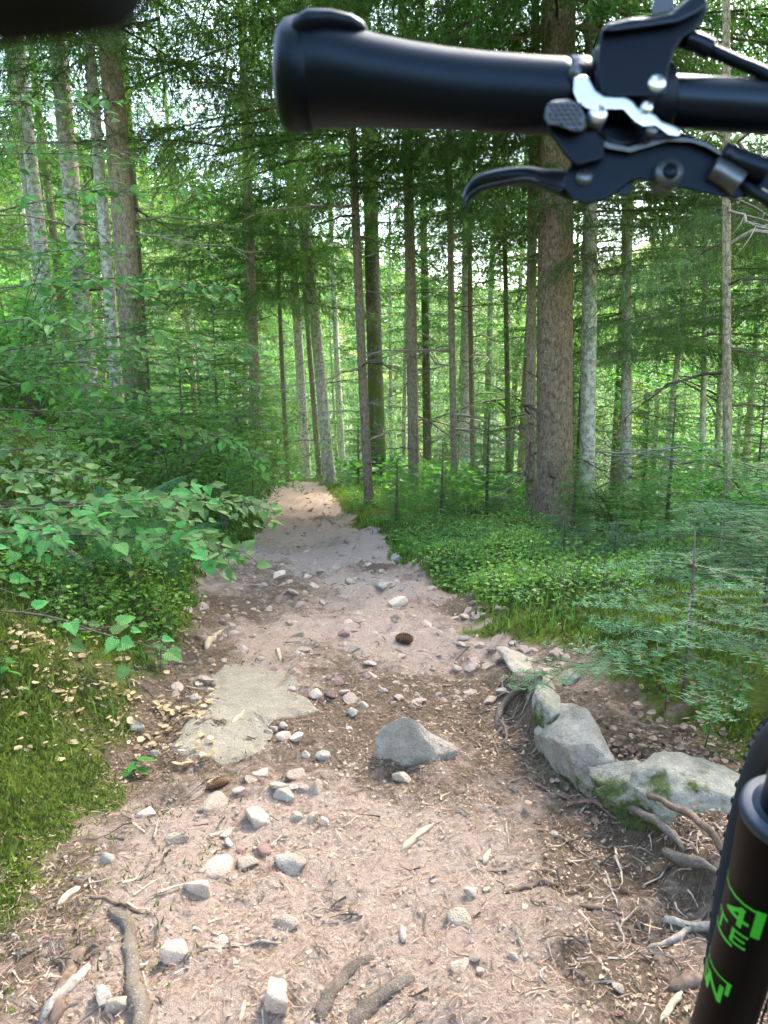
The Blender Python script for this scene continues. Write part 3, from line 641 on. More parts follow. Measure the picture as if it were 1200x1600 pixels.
SH = [shrub_mesh('leafy_shrub', .8, 1.0, 60, M['bilberry'], 2200, .055), shrub_mesh('leafy_shrub', .9, 1.3, 61, M['beech_far'], 2200, .06), shrub_mesh('leafy_shrub', .8, .9, 62, M['maple'], 2000, .06)]
SHR = [(1150, 6.4, 1.1, 0, 'bluish green leafy shrub behind the thin sapling pole'), (1080, 8.0, 1.0, 2, 'leafy shrub right of the light green young fir'), (1190, 5.0, .9, 0, 'leafy shrub at the right edge above the near fir sprays'), (960, 8.4, .8, 2, 'low leafy shrub at the foot of the pale knotty trunk'),
       (320, 9.5, 1.1, 1, 'shaded leafy shrub on the left bank beyond the maple branches'), (395, 9.5, 1.0, 0, 'leafy shrub overhanging the left edge of the far path'), (270, 6.0, .9, 1, 'leafy shrub low on the bank behind the maple branches'), (60, 7.0, 1.0, 1, 'leafy shrub above the mossy mound at the far left'), (170, 6.6, .8, 1, 'leafy shrub right of the mossy mound'), (350, 6.8, .7, 1, 'leafy shrub at the path edge under the young firs'), (30, 9.0, 1.6, 1, 'bright leafy shrub high on the left bank'), (420, 13, 1.3, 1, 'bright leafy shrub left of the path bend')]
for i, (u, d, s, k, lab) in enumerate(SHR):
    b = at_depth(u, d); o = obj('leafy_shrub', SH[k], None, b, (0, 0, i * 1.7), s * .9); tag(o, lab, 'shrub', 'leafy shrubs')

# far wood on the opposite slope, one mass
def far_wood():
    rg = np.random.default_rng(5); mb = MB(); n = 0
    for i in range(9000):
        y = rg.uniform(60, 260); x = rg.uniform(-.75, .75) * y
        if n > 1300: break
        z = float(gz(x, y)); h = rg.uniform(9, 16); r = rg.uniform(1.8, 3)
        N = 46; t = rg.random(N) ** .8; a = rg.random(N) * 6.28; rr = r * (1 - t) ** .8 + .1
        o = np.stack([x + np.cos(a) * rr * .3, y + np.sin(a) * rr * .3, z + 1 + t * h], 1)
        e = np.stack([x + np.cos(a) * rr, y + np.sin(a) * rr, z + t * h + .4], 1); s = unit(np.cross(e - o, [0, 0, 1.0])) * (.9 * rr[:, None] * .7)
        mb.add(np.stack([o, e + s, e - s], 1).reshape(-1, 3), np.arange(3 * N).reshape(-1, 3), 0); n += 1
    o = obj('far_wood', mb.mesh('far_wood', [M['needle_far']], smooth=False)); tag(o, kind='stuff', label='distant wooded slope showing pale green between the trunks', cat='forest')
far_wood()

# ================================================================== ground cover
_spots = [(980, 1175, .19), (1050, 1240, .11), (930, 1090, .10)]
_spots = [(ground_hit(u, v)[0], r) for u, v, r in _spots]
_lspots = [(ground_hit(u, v)[0], r) for u, v, r in [(200, 1060, .15), (130, 1160, .12), (60, 1000, .2), (230, 1200, .08)]]
def greenmask(x, y):
    g = sstep(-pathmask(x, y), -.02, .2)
    for p, r in _spots: g = g - np.exp(-(((x - p[0]) / r) ** 2 + ((y - p[1]) / r) ** 2))
    for p, r in _lspots: g = g - .6 * np.exp(-(((x - p[0]) / r) ** 2 + ((y - p[1]) / r) ** 2))
    return g
def scatter(n, y0, y1, rg, dense=1.0, wide=.62, x0=None, x1=None):
    y = y0 * (y1 / y0) ** rg.random(n); x = rg.uniform(-wide, wide, n) * (y + .4)
    if x0 is not None: k = (x > x0) & (x < x1); x, y = x[k], y[k]
    return x, y
def tufts(mb, x, y, h, wd, rg, blades=3, mat=0, spread=.5, lean=.5):
    n = len(x); z = gz(x, y); o = np.repeat(np.stack([x, y, z - .004], 1), blades, 0); N = len(o); hh = np.repeat(h, blades) * rg.uniform(.5, 1.2, N); ww = np.repeat(np.broadcast_to(wd, (n,)), blades)
    o[:, :2] += rg.normal(0, 1, (N, 2)) * (hh * spread)[:, None]
    d = unit(np.stack([rg.normal(0, lean, N), rg.normal(0, lean, N), np.ones(N)], 1)); s = unit(np.cross(d, rg.normal(size=(N, 3)))) * (ww * .5)[:, None]
    mb.add(np.stack([o - s, o + s, o + d * hh[:, None]], 1).reshape(-1, 3), np.arange(3 * N).reshape(-1, 3), mat)
def blades(mb, x, y, h, wd, rg, mat=0, bend=.6):
    n = len(x); z = gz(x, y); o = np.stack([x, y, z - .005], 1); a = rg.random(n) * 6.28; d = np.stack([np.cos(a), np.sin(a), 0 * a], 1); s = np.stack([-np.sin(a), np.cos(a), 0 * a], 1) * (wd * .5)[:, None] if np.ndim(wd) else np.stack([-np.sin(a), np.cos(a), 0 * a], 1) * wd * .5
    b = rg.uniform(.15, 1, n)[:, None] * bend; H = h[:, None]; up = np.array([0, 0, 1.0])
    m = o + up * H * .6 + d * H * .2 * b; t = o + up * H * (1 - .35 * b) + d * H * .75 * b
    v = np.stack([o - s, o + s, m + s * .8, m - s * .8, t], 1).reshape(-1, 3); i = np.arange(n)[:, None] * 5
    mb.add(v, i + [0, 1, 2, 3], mat); base = mb.n - len(v)
    mb.f[3].append(i + [3, 2, 4] + base); mb.m[3].append(np.full(n, mat))
rg = np.random.default_rng(11)
mb = MB(); x, y = scatter(190000, 1.0, 9, rg, wide=.6); k = (greenmask(x, y) + rg.normal(0, .15, len(x)) > .5) & (fbm(x * 3.1, y * 3.1 + 4, 3) + rg.normal(0, .06, len(x)) > .40); x, y = x[k], y[k]
sz = .006 + .0042 * y; tufts(mb, x, y, sz * 1.6, sz * .55, rg, 2, 0, .6, .55)
y = rg.uniform(1.0, 2.7, 75000); x = -rg.uniform(.35, .62 * (y + .4)); k = greenmask(x, y) + rg.normal(0, .25, len(x)) > .45; x, y = x[k], y[k]; sz = .011 + 0 * y; tufts(mb, x, y, sz * rg.uniform(.8, 1.8, len(x)), sz * .45, rg, 2, 0, .6, .7)
tag(obj('moss', mb.mesh('moss', [M['moss']], smooth=False)), 'bright green moss carpeting both banks of the path', 'moss', kind='stuff')
mb = MB()
for n, y0, y1, s in ((26000, 1.2, 6, 1), (34000, 4, 26, 1)):
    x, y = scatter(n, y0, y1, rg, wide=.6); pm = pathmask(x, y); L = ledge(y)
    pr = (np.where(x < L + .5, .40, .12) * (fbm(x * 1.3 + 40, y * 1.3, 3) > .45) + .5 * (pm > -.3) * (y > 2.6) * (pm < -.02)) * sstep(y, 1.7, 2.8) + .02
    k = (greenmask(x, y) > .3) & (rg.random(len(x)) < pr); x, y = x[k], y[k]
    blades(mb, x, y, rg.uniform(.02, .11, len(x)) * np.clip(.6 + y * .07, .6, 1.5), .0022 + .0011 * y, rg)
tag(obj('grass', mb.mesh('grass', [M['grass']], smooth=False)), 'thin grass blades growing along the path edges', 'grass', kind='stuff')
# bilberry cover
mb = MB()
n = 19000; y = 2.7 * (20 / 2.9) ** rg.random(n); x = redge(y) + rg.uniform(.06, 1, n) ** 1.2 * (.9 + y * .55)
k = (greenmask(x, y) > .6) & (fbm(x * 1.1 + 3, y * 1.1 + 8, 3) + rg.normal(0, .05, n) > .52 - .05 * sstep(y, 5, 9)); x, y = x[k], y[k]
n2_ = 9000; y2 = 2.2 * (20 / 2.6) ** rg.random(n2_); x2 = ledge(y2) - rg.uniform(.05, 1, n2_) * (.5 + y2 * .4); k = fbm(x2 * 1.3 + 30, y2 * 1.3 + 8, 3) > .43; x = np.r_[x, x2[k]]; y = np.r_[y, y2[k]]
z = gz(x, y); hh = rg.uniform(.06, .20, len(x)) * np.clip(sstep(redge(y) + .1 - x, -1.0, 0) * -.5 + 1.0, .5, 1); top = np.stack([x + rg.normal(0, .03, len(x)), y + rg.normal(0, .03, len(x)), z + hh], 1)
twig_prisms(mb, np.stack([x, y, z], 1), top, .0016, 1)
nl = 8; o = np.repeat(top, nl, 0); o[:, :2] += rg.normal(0, 1, (len(o), 2)) * .035; o[:, 2] -= rg.random(len(o)) * np.repeat(hh, nl) * .7
leaf_quads(mb, o, np.repeat(.016 + .0026 * y, nl), 0, rg, .55, .6)
tag(obj('bilberry_cover', mb.mesh('bilberry_cover', [M['bilberry'], M['twig']], smooth=False)), 'low bilberry bushes covering the ground beside the path', 'ground cover', kind='stuff')
# distant undergrowth
mb = MB(); n = 16000; y = 8 * (45 / 8) ** rg.random(n); x = rg.uniform(-.62, .62, n) * y; k = (pathmask(x, y) < -.85) & (fbm(x * .35 + 3, y * .35 + 8, 3) > .42); x, y = x[k], y[k]
z = gz(x, y); o = np.repeat(np.stack([x, y, z], 1), 5, 0); o += np.abs(rg.normal(0, 1, o.shape)) * np.array([.25, .25, .35]) * rg.choice([-1, 1], (len(o), 1)) * [1, 1, 0] + np.stack([0 * o[:, 0], 0 * o[:, 0], rg.random(len(o)) * .55], 1)
leaf_quads(mb, o, np.repeat(.03 + .0075 * y, 5), 0, rg, .6)
tag(obj('undergrowth', mb.mesh('undergrowth', [M['beech_far']], smooth=False)), 'leafy undergrowth on the forest floor behind the first trunks', 'undergrowth', kind='stuff')
# dead leaves
def litter(name, n, region, size, mat, lab):
    mb = MB(); P_ = []
    while len(P_) < n:
        u, v = region(rg); p, d = ground_hit(u, v); P_.append(p)
    o = np.array(P_); N = len(o); o[:, 2] = gz(o[:, 0], o[:, 1]) + .006 + rg.random(N) * .012
    a = rg.random(N) * 6.28; h = unit(np.stack([np.cos(a), np.sin(a), rg.normal(0, .2, N)], 1)); nr = unit(np.array([0, 0, 1.0]) + rg.normal(0, .28, (N, 3))); s = unit(np.cross(nr, h)); up = np.cross(h, s)
    L = size * rg.uniform(.5, 1.2, N)[:, None]; W = L * rg.uniform(.25, .42, N)[:, None]; c = L * rg.uniform(-.1, .25, N)[:, None]
    v = np.stack([o, o + h * L * .3 + s * W + up * c, o + h * L * .75 + s * W * .8 + up * c, o + h * L, o + h * L * .75 - s * W * .8 + up * c * .6, o + h * L * .3 - s * W + up * c], 1).reshape(-1, 3); i = np.arange(N)[:, None] * 6
    mb.add(v, np.concatenate([i + [0, 1, 2, 3], i + [0, 3, 4, 5]])); tag(obj(name, mb.mesh(name, [mat], smooth=False)), lab, 'dead leaves', kind='stuff')
def reg_left(r):
    while True:
        u, v = r.uniform(0, 340), r.uniform(940, 1260)
        c = 1040 + (u / 340) * 70
        if abs(v - c - r.normal(0, 45)) < 55 and n2(np.array(u / 26.), np.array(v / 14.)) + r.normal(0, .12) > .5: return u, v
litter('dead_leaves', 330, reg_left, .025, M['litter'], 'pale dead leaves scattered over the moss on the left bank')
litter('brown_litter', 260, lambda r: (r.normal(1000, 80), r.normal(1180, 45)), .024, M['needlelitter'], 'brown leaf and bark litter behind the rock rib')
# needles and small chips on the path
mb = MB(); n = 84000; y = .95 * (4.5 / .95) ** rg.random(n); x = rg.uniform(-.62, .62, n) * (y + .3); pm = pathmask(x, y)
dens = .35 + 1.3 * (fbm(x * 2.5 + 7, y * 2.5, 4) < .5) * .6; gm = greenmask(x, y)
k = ((pm > -.12) | (gm < .5)) & (rg.random(n) < dens); x, y = x[k], y[k]; z = gz(x, y) + .002 + rg.random(len(x)) * .004
a = rg.random(len(x)) * 6.28; l = rg.uniform(.005, .020, len(x)); l[::40] *= 2.2; d = np.stack([np.cos(a), np.sin(a), rg.normal(0, .18, len(a))], 1) * l[:, None]; s = np.stack([-np.sin(a), np.cos(a), 0 * a], 1) * (rg.uniform(.0004, .0010, len(a)))[:, None]
o = np.stack([x, y, z], 1); v = np.stack([o - s, o + s, o + d + s, o + d - s], 1).reshape(-1, 3); mb.add(v, np.arange(len(v)).reshape(-1, 4))
tag(obj('needle_litter', mb.mesh('needle_litter', [M['needlelitter']], smooth=False)), 'brown needles and wood chips strewn over the path', 'litter', kind='stuff')
# bark chips and crumbs
mb = MB(); n = 40000; y = .95 * (5.5 / .95) ** rg.random(n); x = rg.uniform(-.62, .62, n) * (y + .3); k = ((pathmask(x, y) > -.15) | (greenmask(x, y) < .5)) & (fbm(x * 2.5 + 7, y * 2.5, 4) + rg.normal(0, .1, n) < .53); x, y = x[k], y[k]; N = len(x)
z = gz(x, y) + .002 + rg.random(N) * .003; a = rg.random(N) * 6.28; s = rg.uniform(.0012, .0045, N) * (1 + .15 * y); o = np.stack([x, y, z], 1); h = np.stack([np.cos(a), np.sin(a), rg.normal(0, .3, N)], 1) * s[:, None] * rg.uniform(1, 2.6, N)[:, None]; q = np.stack([-np.sin(a), np.cos(a), rg.normal(0, .3, N)], 1) * s[:, None] * .7
mb.add(np.stack([o - q, o + h * .6 + q * .1 - q, o + h, o + q], 1).reshape(-1, 3), np.arange(4 * N).reshape(-1, 4))
tag(obj('bark_chips', mb.mesh('bark_chips', [M['needlelitter']], smooth=False)), 'small bark chips and crumbs on the soil of the path', 'litter', kind='stuff')
# gravel and rubble
def gravel(name, n, y0, y1, s0, s1, sub, lab, grow=.0, mats=('stone_grey', 'stone_pink', 'stone_beige', 'stone_red')):
    bases = []
    for i in range(8):
        me = rock_mesh('tmp', 500 + i + sub * 20, sub, [], (1, .8, .55), 11, .1, (.35, .75)); V = np.empty(len(me.vertices) * 3); me.vertices.foreach_get('co', V); bases.append((V.reshape(-1, 3), np.array([list(p.vertices) for p in me.polygons]))); bpy.data.meshes.remove(me)
    y = y0 * (y1 / y0) ** rg.random(n); x = rg.uniform(-.55, .6, n) * (y + .3); k = pathmask(x, y) > -.08; x, y = x[k], y[k]; mb = MB()
    z = gz(x, y); s = (s0 + (s1 - s0) * rg.random(len(x)) ** 2.5) * (1 + grow * y)
    for i in range(len(x)):
        V, F = bases[i % 8]; a = rg.random() * 6.28; c, q = math.cos(a), math.sin(a); W = V * s[i] * [1, 1, rg.uniform(.7, 1.4)]
        mb.add(np.stack([W[:, 0] * c - W[:, 1] * q + x[i], W[:, 0] * q + W[:, 1] * c + y[i], W[:, 2] + z[i] - s[i] * .02], 1), F, int(rg.choice(4, p=[.4, .35, .17, .08])))
    tag(obj(name, mb.mesh(name, [M[m] for m in mats], smooth=False)), lab, 'gravel', kind='stuff')
gravel('gravel', 4200, .95, 5.5, .003, .017, 1, 'small grey and pink pebbles in the dirt of the path')
gravel('rubble', 4200, 2.2, 15, .014, .055, 2, 'broken stones covering the path farther on', .075)

# ================================================================== stones one by one
STN = [
 # u, v(bottom), width px, height px, colour, label
 (655, 1205, 140, 88, 'rock_grey', 'large wedge shaped grey boulder rising from the middle of the path'),
 (632, 1226, 38, 24, 'stone_grey', 'small grey stone just below the wedge shaped boulder'),
 (401, 1300, 52, 38, 'stone_grey', 'round grey brown stone above the pair of pink block stones'),
 (330, 1372, 58, 34, 'stone_pink', 'pale pink wedge stone touching the left of the grey block'),
 (380, 1362, 42, 24, 'stone_grey', 'flat grey block between the pale wedge and the red stone'),
 (306, 1405, 46, 32, 'stone_pink', 'square pink block nearest of the small cluster in the path'),
 (455, 1368, 60, 26, 'stone_beige', 'smooth beige stone right of the cluster, beside dry needles'),
 (410, 1341, 32, 24, 'stone_red', 'reddish rounded stone above the smooth beige one'),
 (373, 1336, 18, 20, 'stone_red', 'small dull red stone left of the reddish rounded one'),
 (357, 1327, 20, 20, 'stone_grey', 'small bluish grey stone left of the dull red one'),
 (351, 1312, 22, 16, 'stone_beige', 'tiny beige stone over the small bluish grey one'),
 (273, 1322, 38, 26, 'stone_grey', 'flat bluish stone at the left among dry twigs'),
 (463, 1288, 26, 20, 'stone_grey', 'left grey stone of the pair right of the round stone'),
 (487, 1290, 22, 24, 'stone_grey', 'right flat grey stone of the pair near the round stone'),
 (504, 1292, 18, 20, 'stone_pink', 'pinkish stone at the right end of the row by the round stone'),
 (493, 1244, 24, 30, 'stone_grey', 'upright grey stone right of the row of three pebbles'),
 (435, 1241, 28, 16, 'stone_pink', 'leftmost pebble of the row of three beside the upright stone'),
 (457, 1240, 20, 15, 'stone_pink', 'middle pebble of the row of three beside the upright stone'),
 (474, 1240, 18, 15, 'stone_pink', 'rightmost pebble of the row of three beside the upright stone'),
 (457, 1222, 36, 28, 'stone_grey', 'grey stone tilted above the row of three pebbles'),
 (409, 1215, 30, 18, 'stone_pink', 'pale flat stone left of the tilted grey one'),
 (387, 1226, 26, 20, 'stone_grey', 'greyish stone right of the fallen cone'),
 (373, 1246, 24, 18, 'stone_pink', 'pinkish stone lying below the fallen cone'),
 (442, 1256, 34, 14, 'stone_beige', 'yellowish pebble under the row of three'),
 (502, 1192, 28, 22, 'stone_beige', 'beige stone alone between the slab and the boulder'),
 (478, 1186, 20, 12, 'stone_beige', 'small beige stone just left of the lone beige one'),
 (441, 1160, 24, 18, 'stone_pink', 'lowest pink stone of the heap on the slab corner'),
 (428, 1147, 16, 14, 'stone_pink', 'left pink stone of the heap on the slab corner'),
 (441, 1143, 16, 16, 'stone_pink', 'top pink stone of the heap on the slab corner'),
 (418, 1150, 16, 14, 'stone_pink', 'far left pebble of the heap on the slab corner'),
 (462, 1162, 24, 13, 'stone_pink', 'right pebble beside the heap on the slab corner'),
 (402, 1118, 12, 10, 'stone_pink', 'pale pebble lying on the slab beside the two sticks'),
 (396, 1136, 18, 9, 'stone_grey', 'dark flat pebble lying on the slab below the sticks'),
 (515, 1094, 22, 17, 'soilroot', 'dark rounded stone right of the slab tip'),
 (492, 1096, 30, 14, 'stone_pink', 'pink stone at the tip of the slab'),
 (537, 1090, 20, 15, 'stone_grey', 'light grey stone right of the dark rounded one'),
 (553, 1121, 26, 18, 'stone_beige', 'tan stone left above the wedge shaped boulder'),
 (565, 1108, 22, 18, 'stone_grey', 'grey stone behind the tan one'),
 (544, 1144, 14, 10, 'stone_pink', 'little white pink stone below the tan one'),
 (430, 1595, 62, 64, 'stone_pink', 'big angular pinkish stone at the bottom between stick and root'),
 (182, 1590, 46, 46, 'stone_grey', 'rounded grey stone second from left at the bottom'),
 (157, 1577, 36, 38, 'stone_pink', 'dull pink stone leftmost at the bottom left corner'),
 (207, 1588, 20, 24, 'stone_grey', 'small grey stone beside the thick curved stick at the bottom left'),
 (273, 1510, 48, 28, 'stone_pink', 'flat pale stone left below the square pink block'),
 (346, 1478, 26, 18, 'stone_pink', 'whitish pink cube stone right above the flat pale stone'),
 (446, 1460, 42, 32, 'stone_grey', 'pale triangular stone sunk in the pink clay'),
 (327, 1270, 50, 28, 'stone_grey', 'flat grey green stone below the fallen cone, mostly buried'),
 (226, 1280, 34, 12, 'stone_pink', 'flat pale stone near the mossy bank left of the buried one'),
 (165, 1350, 34, 14, 'stone_beige', 'mossy yellow stone half buried at the foot of the left bank'),
 (242, 1185, 18, 18, 'stone_beige', 'beige stone at the moss edge left of the slab'),
 (208, 1146, 34, 18, 'stone_grey', 'greenish stone in the moss left of the slab'),
 (290, 958, 20, 11, 'stone_pink', 'whitish stone on the left moss edge of the path'),
 (36, 1178, 18, 16, 'stone_pink', 'white stone on the mossy left bank'),
 (720, 1448, 42, 24, 'stone_grey', 'long low grey stone in the right pink clay patch'),
 (738, 1405, 24, 14, 'stone_pink', 'pink brown stone above the long low grey stone'),
 (760, 1396, 18, 14, 'stone_grey', 'small grey stone right of the pink brown one'),
 (744, 1510, 20, 17, 'stone_grey', 'rounded grey pebble in the lower pair right of centre'),
 (750, 1527, 20, 17, 'stone_pink', 'white chipped pebble beside the rounded grey one'),
 (718, 1522, 38, 20, 'stone_grey', 'flat grey stone left of the white chipped pebble'),
 (804, 1505, 22, 20, 'stone_beige', 'brownish stone above right of the white chipped pebble'),
 (965, 1552, 24, 20, 'stone_grey', 'pale blue grey stone near the twigs at lower right'),
 (866, 1310, 14, 11, 'stone_beige', 'small cream pebble on the dark soil below the rock rib'),
 (622, 953, 32, 14, 'stone_pink', 'pinkish flat stone in the middle of the path above the brown cone'),
 (598, 928, 30, 14, 'stone_beige', 'light flat stone near the right edge above the pinkish flat one'),
 (545, 916, 24, 12, 'stone_grey', 'grey stone centre path left of the light flat one'),
 (622, 880, 26, 12, 'rock_grey', 'greenish stone on the right edge of the path at the moss'),
 (480, 906, 14, 14, 'stone_pink', 'small upright white stone in the middle distance of the path'),
 (434, 908, 24, 8, 'stone_pink', 'low pale stone left of the small upright white one'),
 (898, 1072, 34, 14, 'rock_moss', 'mossy flat stone on the brown litter right of the rock rib'),
 (715, 1052, 24, 12, 'stone_grey', 'grey stone left of the first flat rock of the rib'),
 (766, 1104, 22, 16, 'stone_grey', 'small grey stone in the dark hollow beside the root'),
 (930, 1150, 30, 20, 'rock_moss', 'low mossy stone among litter right of the long rock'),
]
WEDGE = rock_mesh('stone', 900, 4, [M['rock_grey']], (1, .8, .62), 8, .09)
for i, (u, v, wpx, hpx, mt, lab) in enumerate(STN):
    p, d = ground_hit(u, v - 2); wd = wpx * d / FPX; hd = hpx * d / FPX
    depth = wd * rg.uniform(.65, .9); al = math.atan2(CAMZ - p[2], p[1]); hz = max(.55 * wd, (hd - depth * math.sin(al) * .8) / max(.3, math.cos(al))) * 1.15
    big_ = wpx > 100
    if big_:
        me = WEDGE; v_ = np.array([q.co[:] for q in me.vertices]); x_ = v_[:, 0]
        v_[:, 2] *= np.interp(x_, [-.5, -.25, .5], [.9, 2.0, .3]); me.vertices.foreach_set('co', v_.astype(np.float32).ravel()); depth = wd * .6; hz = hd * 1.3
        scl = (wd * 1.05, depth, hz / .62)
    else:
        me = rock_mesh('stone', 910 + i, 3, [M[mt]], (1, 1, 1), 12, .07, (.38, .78)); scl = (wd * 1.06, depth, hz)
    o = obj('stone', me, None, (p[0], p[1] + depth * .42, float(gz(p[0], p[1] + depth * .4)) + hz * (.12 if not big_ else .16)), (rg.normal(0, .08), rg.normal(0, .08), rg.normal(0, .5) if not big_ else -.05), scl)
    tag(o, lab, 'stone', 'stones lying on the path')
# the rock rib on the right, end to end: (start px, end px, width m, height m)
RIB = [((782, 1038), (836, 1060), .09, .05, 'rock_grey', 'flat pale rock at the upper end of the rock rib'),
       ((822, 1062), (846, 1092), .07, .09, 'rock_moss', 'small mossy rock between the flat one and the long one of the rib'),
       ((842, 1092), (862, 1180), .075, .13, 'rock_moss', 'upper block of the long rock rib with moss on its left side'),
       ((850, 1165), (935, 1252), .088, .15, 'rock_grey', 'long slanting block in the middle of the rock rib above the path'),
       ((950, 1240), (1012, 1232), .09, .09, 'rock_moss', 'small mossy rock filling the gap of the rib'),
       ((985, 1262), (1175, 1290), .20, .155, 'rock_moss', 'big pale boulder of the rib with a mossy front beside the tyre')]
for i, (a, b, wd, h, mt, lab) in enumerate(RIB):
    pa, _ = ground_hit(*a); pb, _ = ground_hit(*b); L = np.linalg.norm(pb - pa) + wd * .9; c = (pa + pb) / 2; yaw = math.atan2(pb[1] - pa[1], pb[0] - pa[0])
    me = rock_mesh('rock', 950 + i, 5 if L > .15 else 4, [M[mt]], (1, 1, 1), 11, .10, (.45, .8))
    gx = float(gz(c[0] + .06, c[1] + .04)); o = obj('rock', me, None, (c[0] + .02, c[1] + .02, gx - h * .14), (0, 0, yaw), (L, wd * 1.5, h * 1.15)); tag(o, lab, 'rock', 'rocks of the rib beside the path')
# the sunken slab
SLAB = [(332, 1050), (380, 1040), (438, 1046), (462, 1066), (460, 1080), (497, 1105), (470, 1120), (420, 1128), (425, 1150), (395, 1180), (330, 1186), (270, 1176), (285, 1140), (310, 1110), (325, 1080)]
pp = np.array([ground_hit(u, v)[0] for u, v in SLAB]); n = len(pp); c = pp.mean(0)
q = curve(np.vstack([pp, pp[:1]]), 90)[:-1]; q[:, :2] += (np.stack([n2(q[:, 0] * 40, q[:, 1] * 40), n2(q[:, 0] * 40 + 9, q[:, 1] * 40)], 1) - .5) * .022
rings = []
for s, dz in ((1.04, -.03), (1.0, .0), (.97, .006), (.9, .010), (.75, .012), (.55, .014), (.35, .015), (.15, .015), (.01, .015)):
    r = c + (q - c) * s; r[:, 2] = 0; rings.append(np.stack([r[:, 0], r[:, 1], r[:, 1] * 0 + dz], 1))
V = np.concatenate(rings); t = (V[:, 1] - q[:, 1].min()) / np.ptp(q[:, 1]); V[:, 2] += np.interp(V[:, 1], [q[:, 1].min(), c[1], q[:, 1].max()], [float(gz(c[0] - .1, q[:, 1].min())) - .012, float(gz(c[0], c[1])) - .002, float(gz(c[0], q[:, 1].max())) - .004]) + (fbm(V[:, 0] * 14, V[:, 1] * 14, 4) - .5) * .016
m_ = len(q); i = np.arange(len(rings) - 1)[:, None] * m_; j = np.arange(m_)[None, :]; f = np.stack([i + j, i + (j + 1) % m_, i + m_ + (j + 1) % m_, i + m_ + j], -1).reshape(-1, 4)
V[m_ * 2:, 2] = np.maximum(V[m_ * 2:, 2], gz(V[m_ * 2:, 0], V[m_ * 2:, 1]) + .004); V[m_:2 * m_, 2] = gz(V[m_:2 * m_, 0], V[m_:2 * m_, 1]) - .004
V0 = V - c * [1, 1, 0]
o = obj('rock_slab', MB().add(V0, f).mesh('rock_slab', [M['slab']]), None, (c[0], c[1], 0)); tag(o, 'broad flat grey green rock slab sunk into the left half of the path', 'rock')

# ================================================================== sticks, roots, cones
def stick(name, lab, cat, pts, r0, r1, mat, lift=.6, k=7, group=None, jig=.012, seed=0):
    """pts in photo pixels, laid on the ground; optional third value lifts the point in metres"""
    w_ = []
    for a in pts:
        p, d = ground_hit(a[0], a[1]); w_.append([p[0], p[1], p[2] + (a[2] if len(a) > 2 else 0)])
    n = max(10, len(pts) * 6); p = curve(w_, n); rr = np.random.default_rng(int(pts[0][0] * 7 + pts[0][1])); p += rr.normal(0, min(jig, .012 * np.linalg.norm(p[-1] - p[0])), (n, 3)).cumsum(0) * .5
    r = np.linspace(r0, r1, n); e_ = np.minimum(np.arange(n), np.arange(n)[::-1]) / (6.0 if cat == 'root' else 3.0); r = r * np.clip(.3 + e_, 0, 1); g = gz(p[:, 0], p[:, 1]); p[:, 2] = np.maximum(p[:, 2] - (r * .5 if cat == 'root' else 0), g + r * (lift * .5 if cat != 'root' else -.25))
    p[:, 2] -= (.018 * np.clip(1 - e_ * 2, 0, 1) if cat == 'root' else 0); o0 = p[0].copy(); rn = 1 + (n3(np.stack([np.repeat(np.arange(n), k) * .8, np.tile(np.arange(k), n) * .9, np.full(n * k, pts[0][0] * .1)], 1)) - .5).reshape(n, k) * .5
    mb = MB(); tube(mb, p - o0, r, k, rn=rn); o = obj(name, mb.mesh(name, [M[mat]]), None, o0); return tag(o, lab, cat, group)
G1, G2 = 'sticks on the path', 'roots across the path'
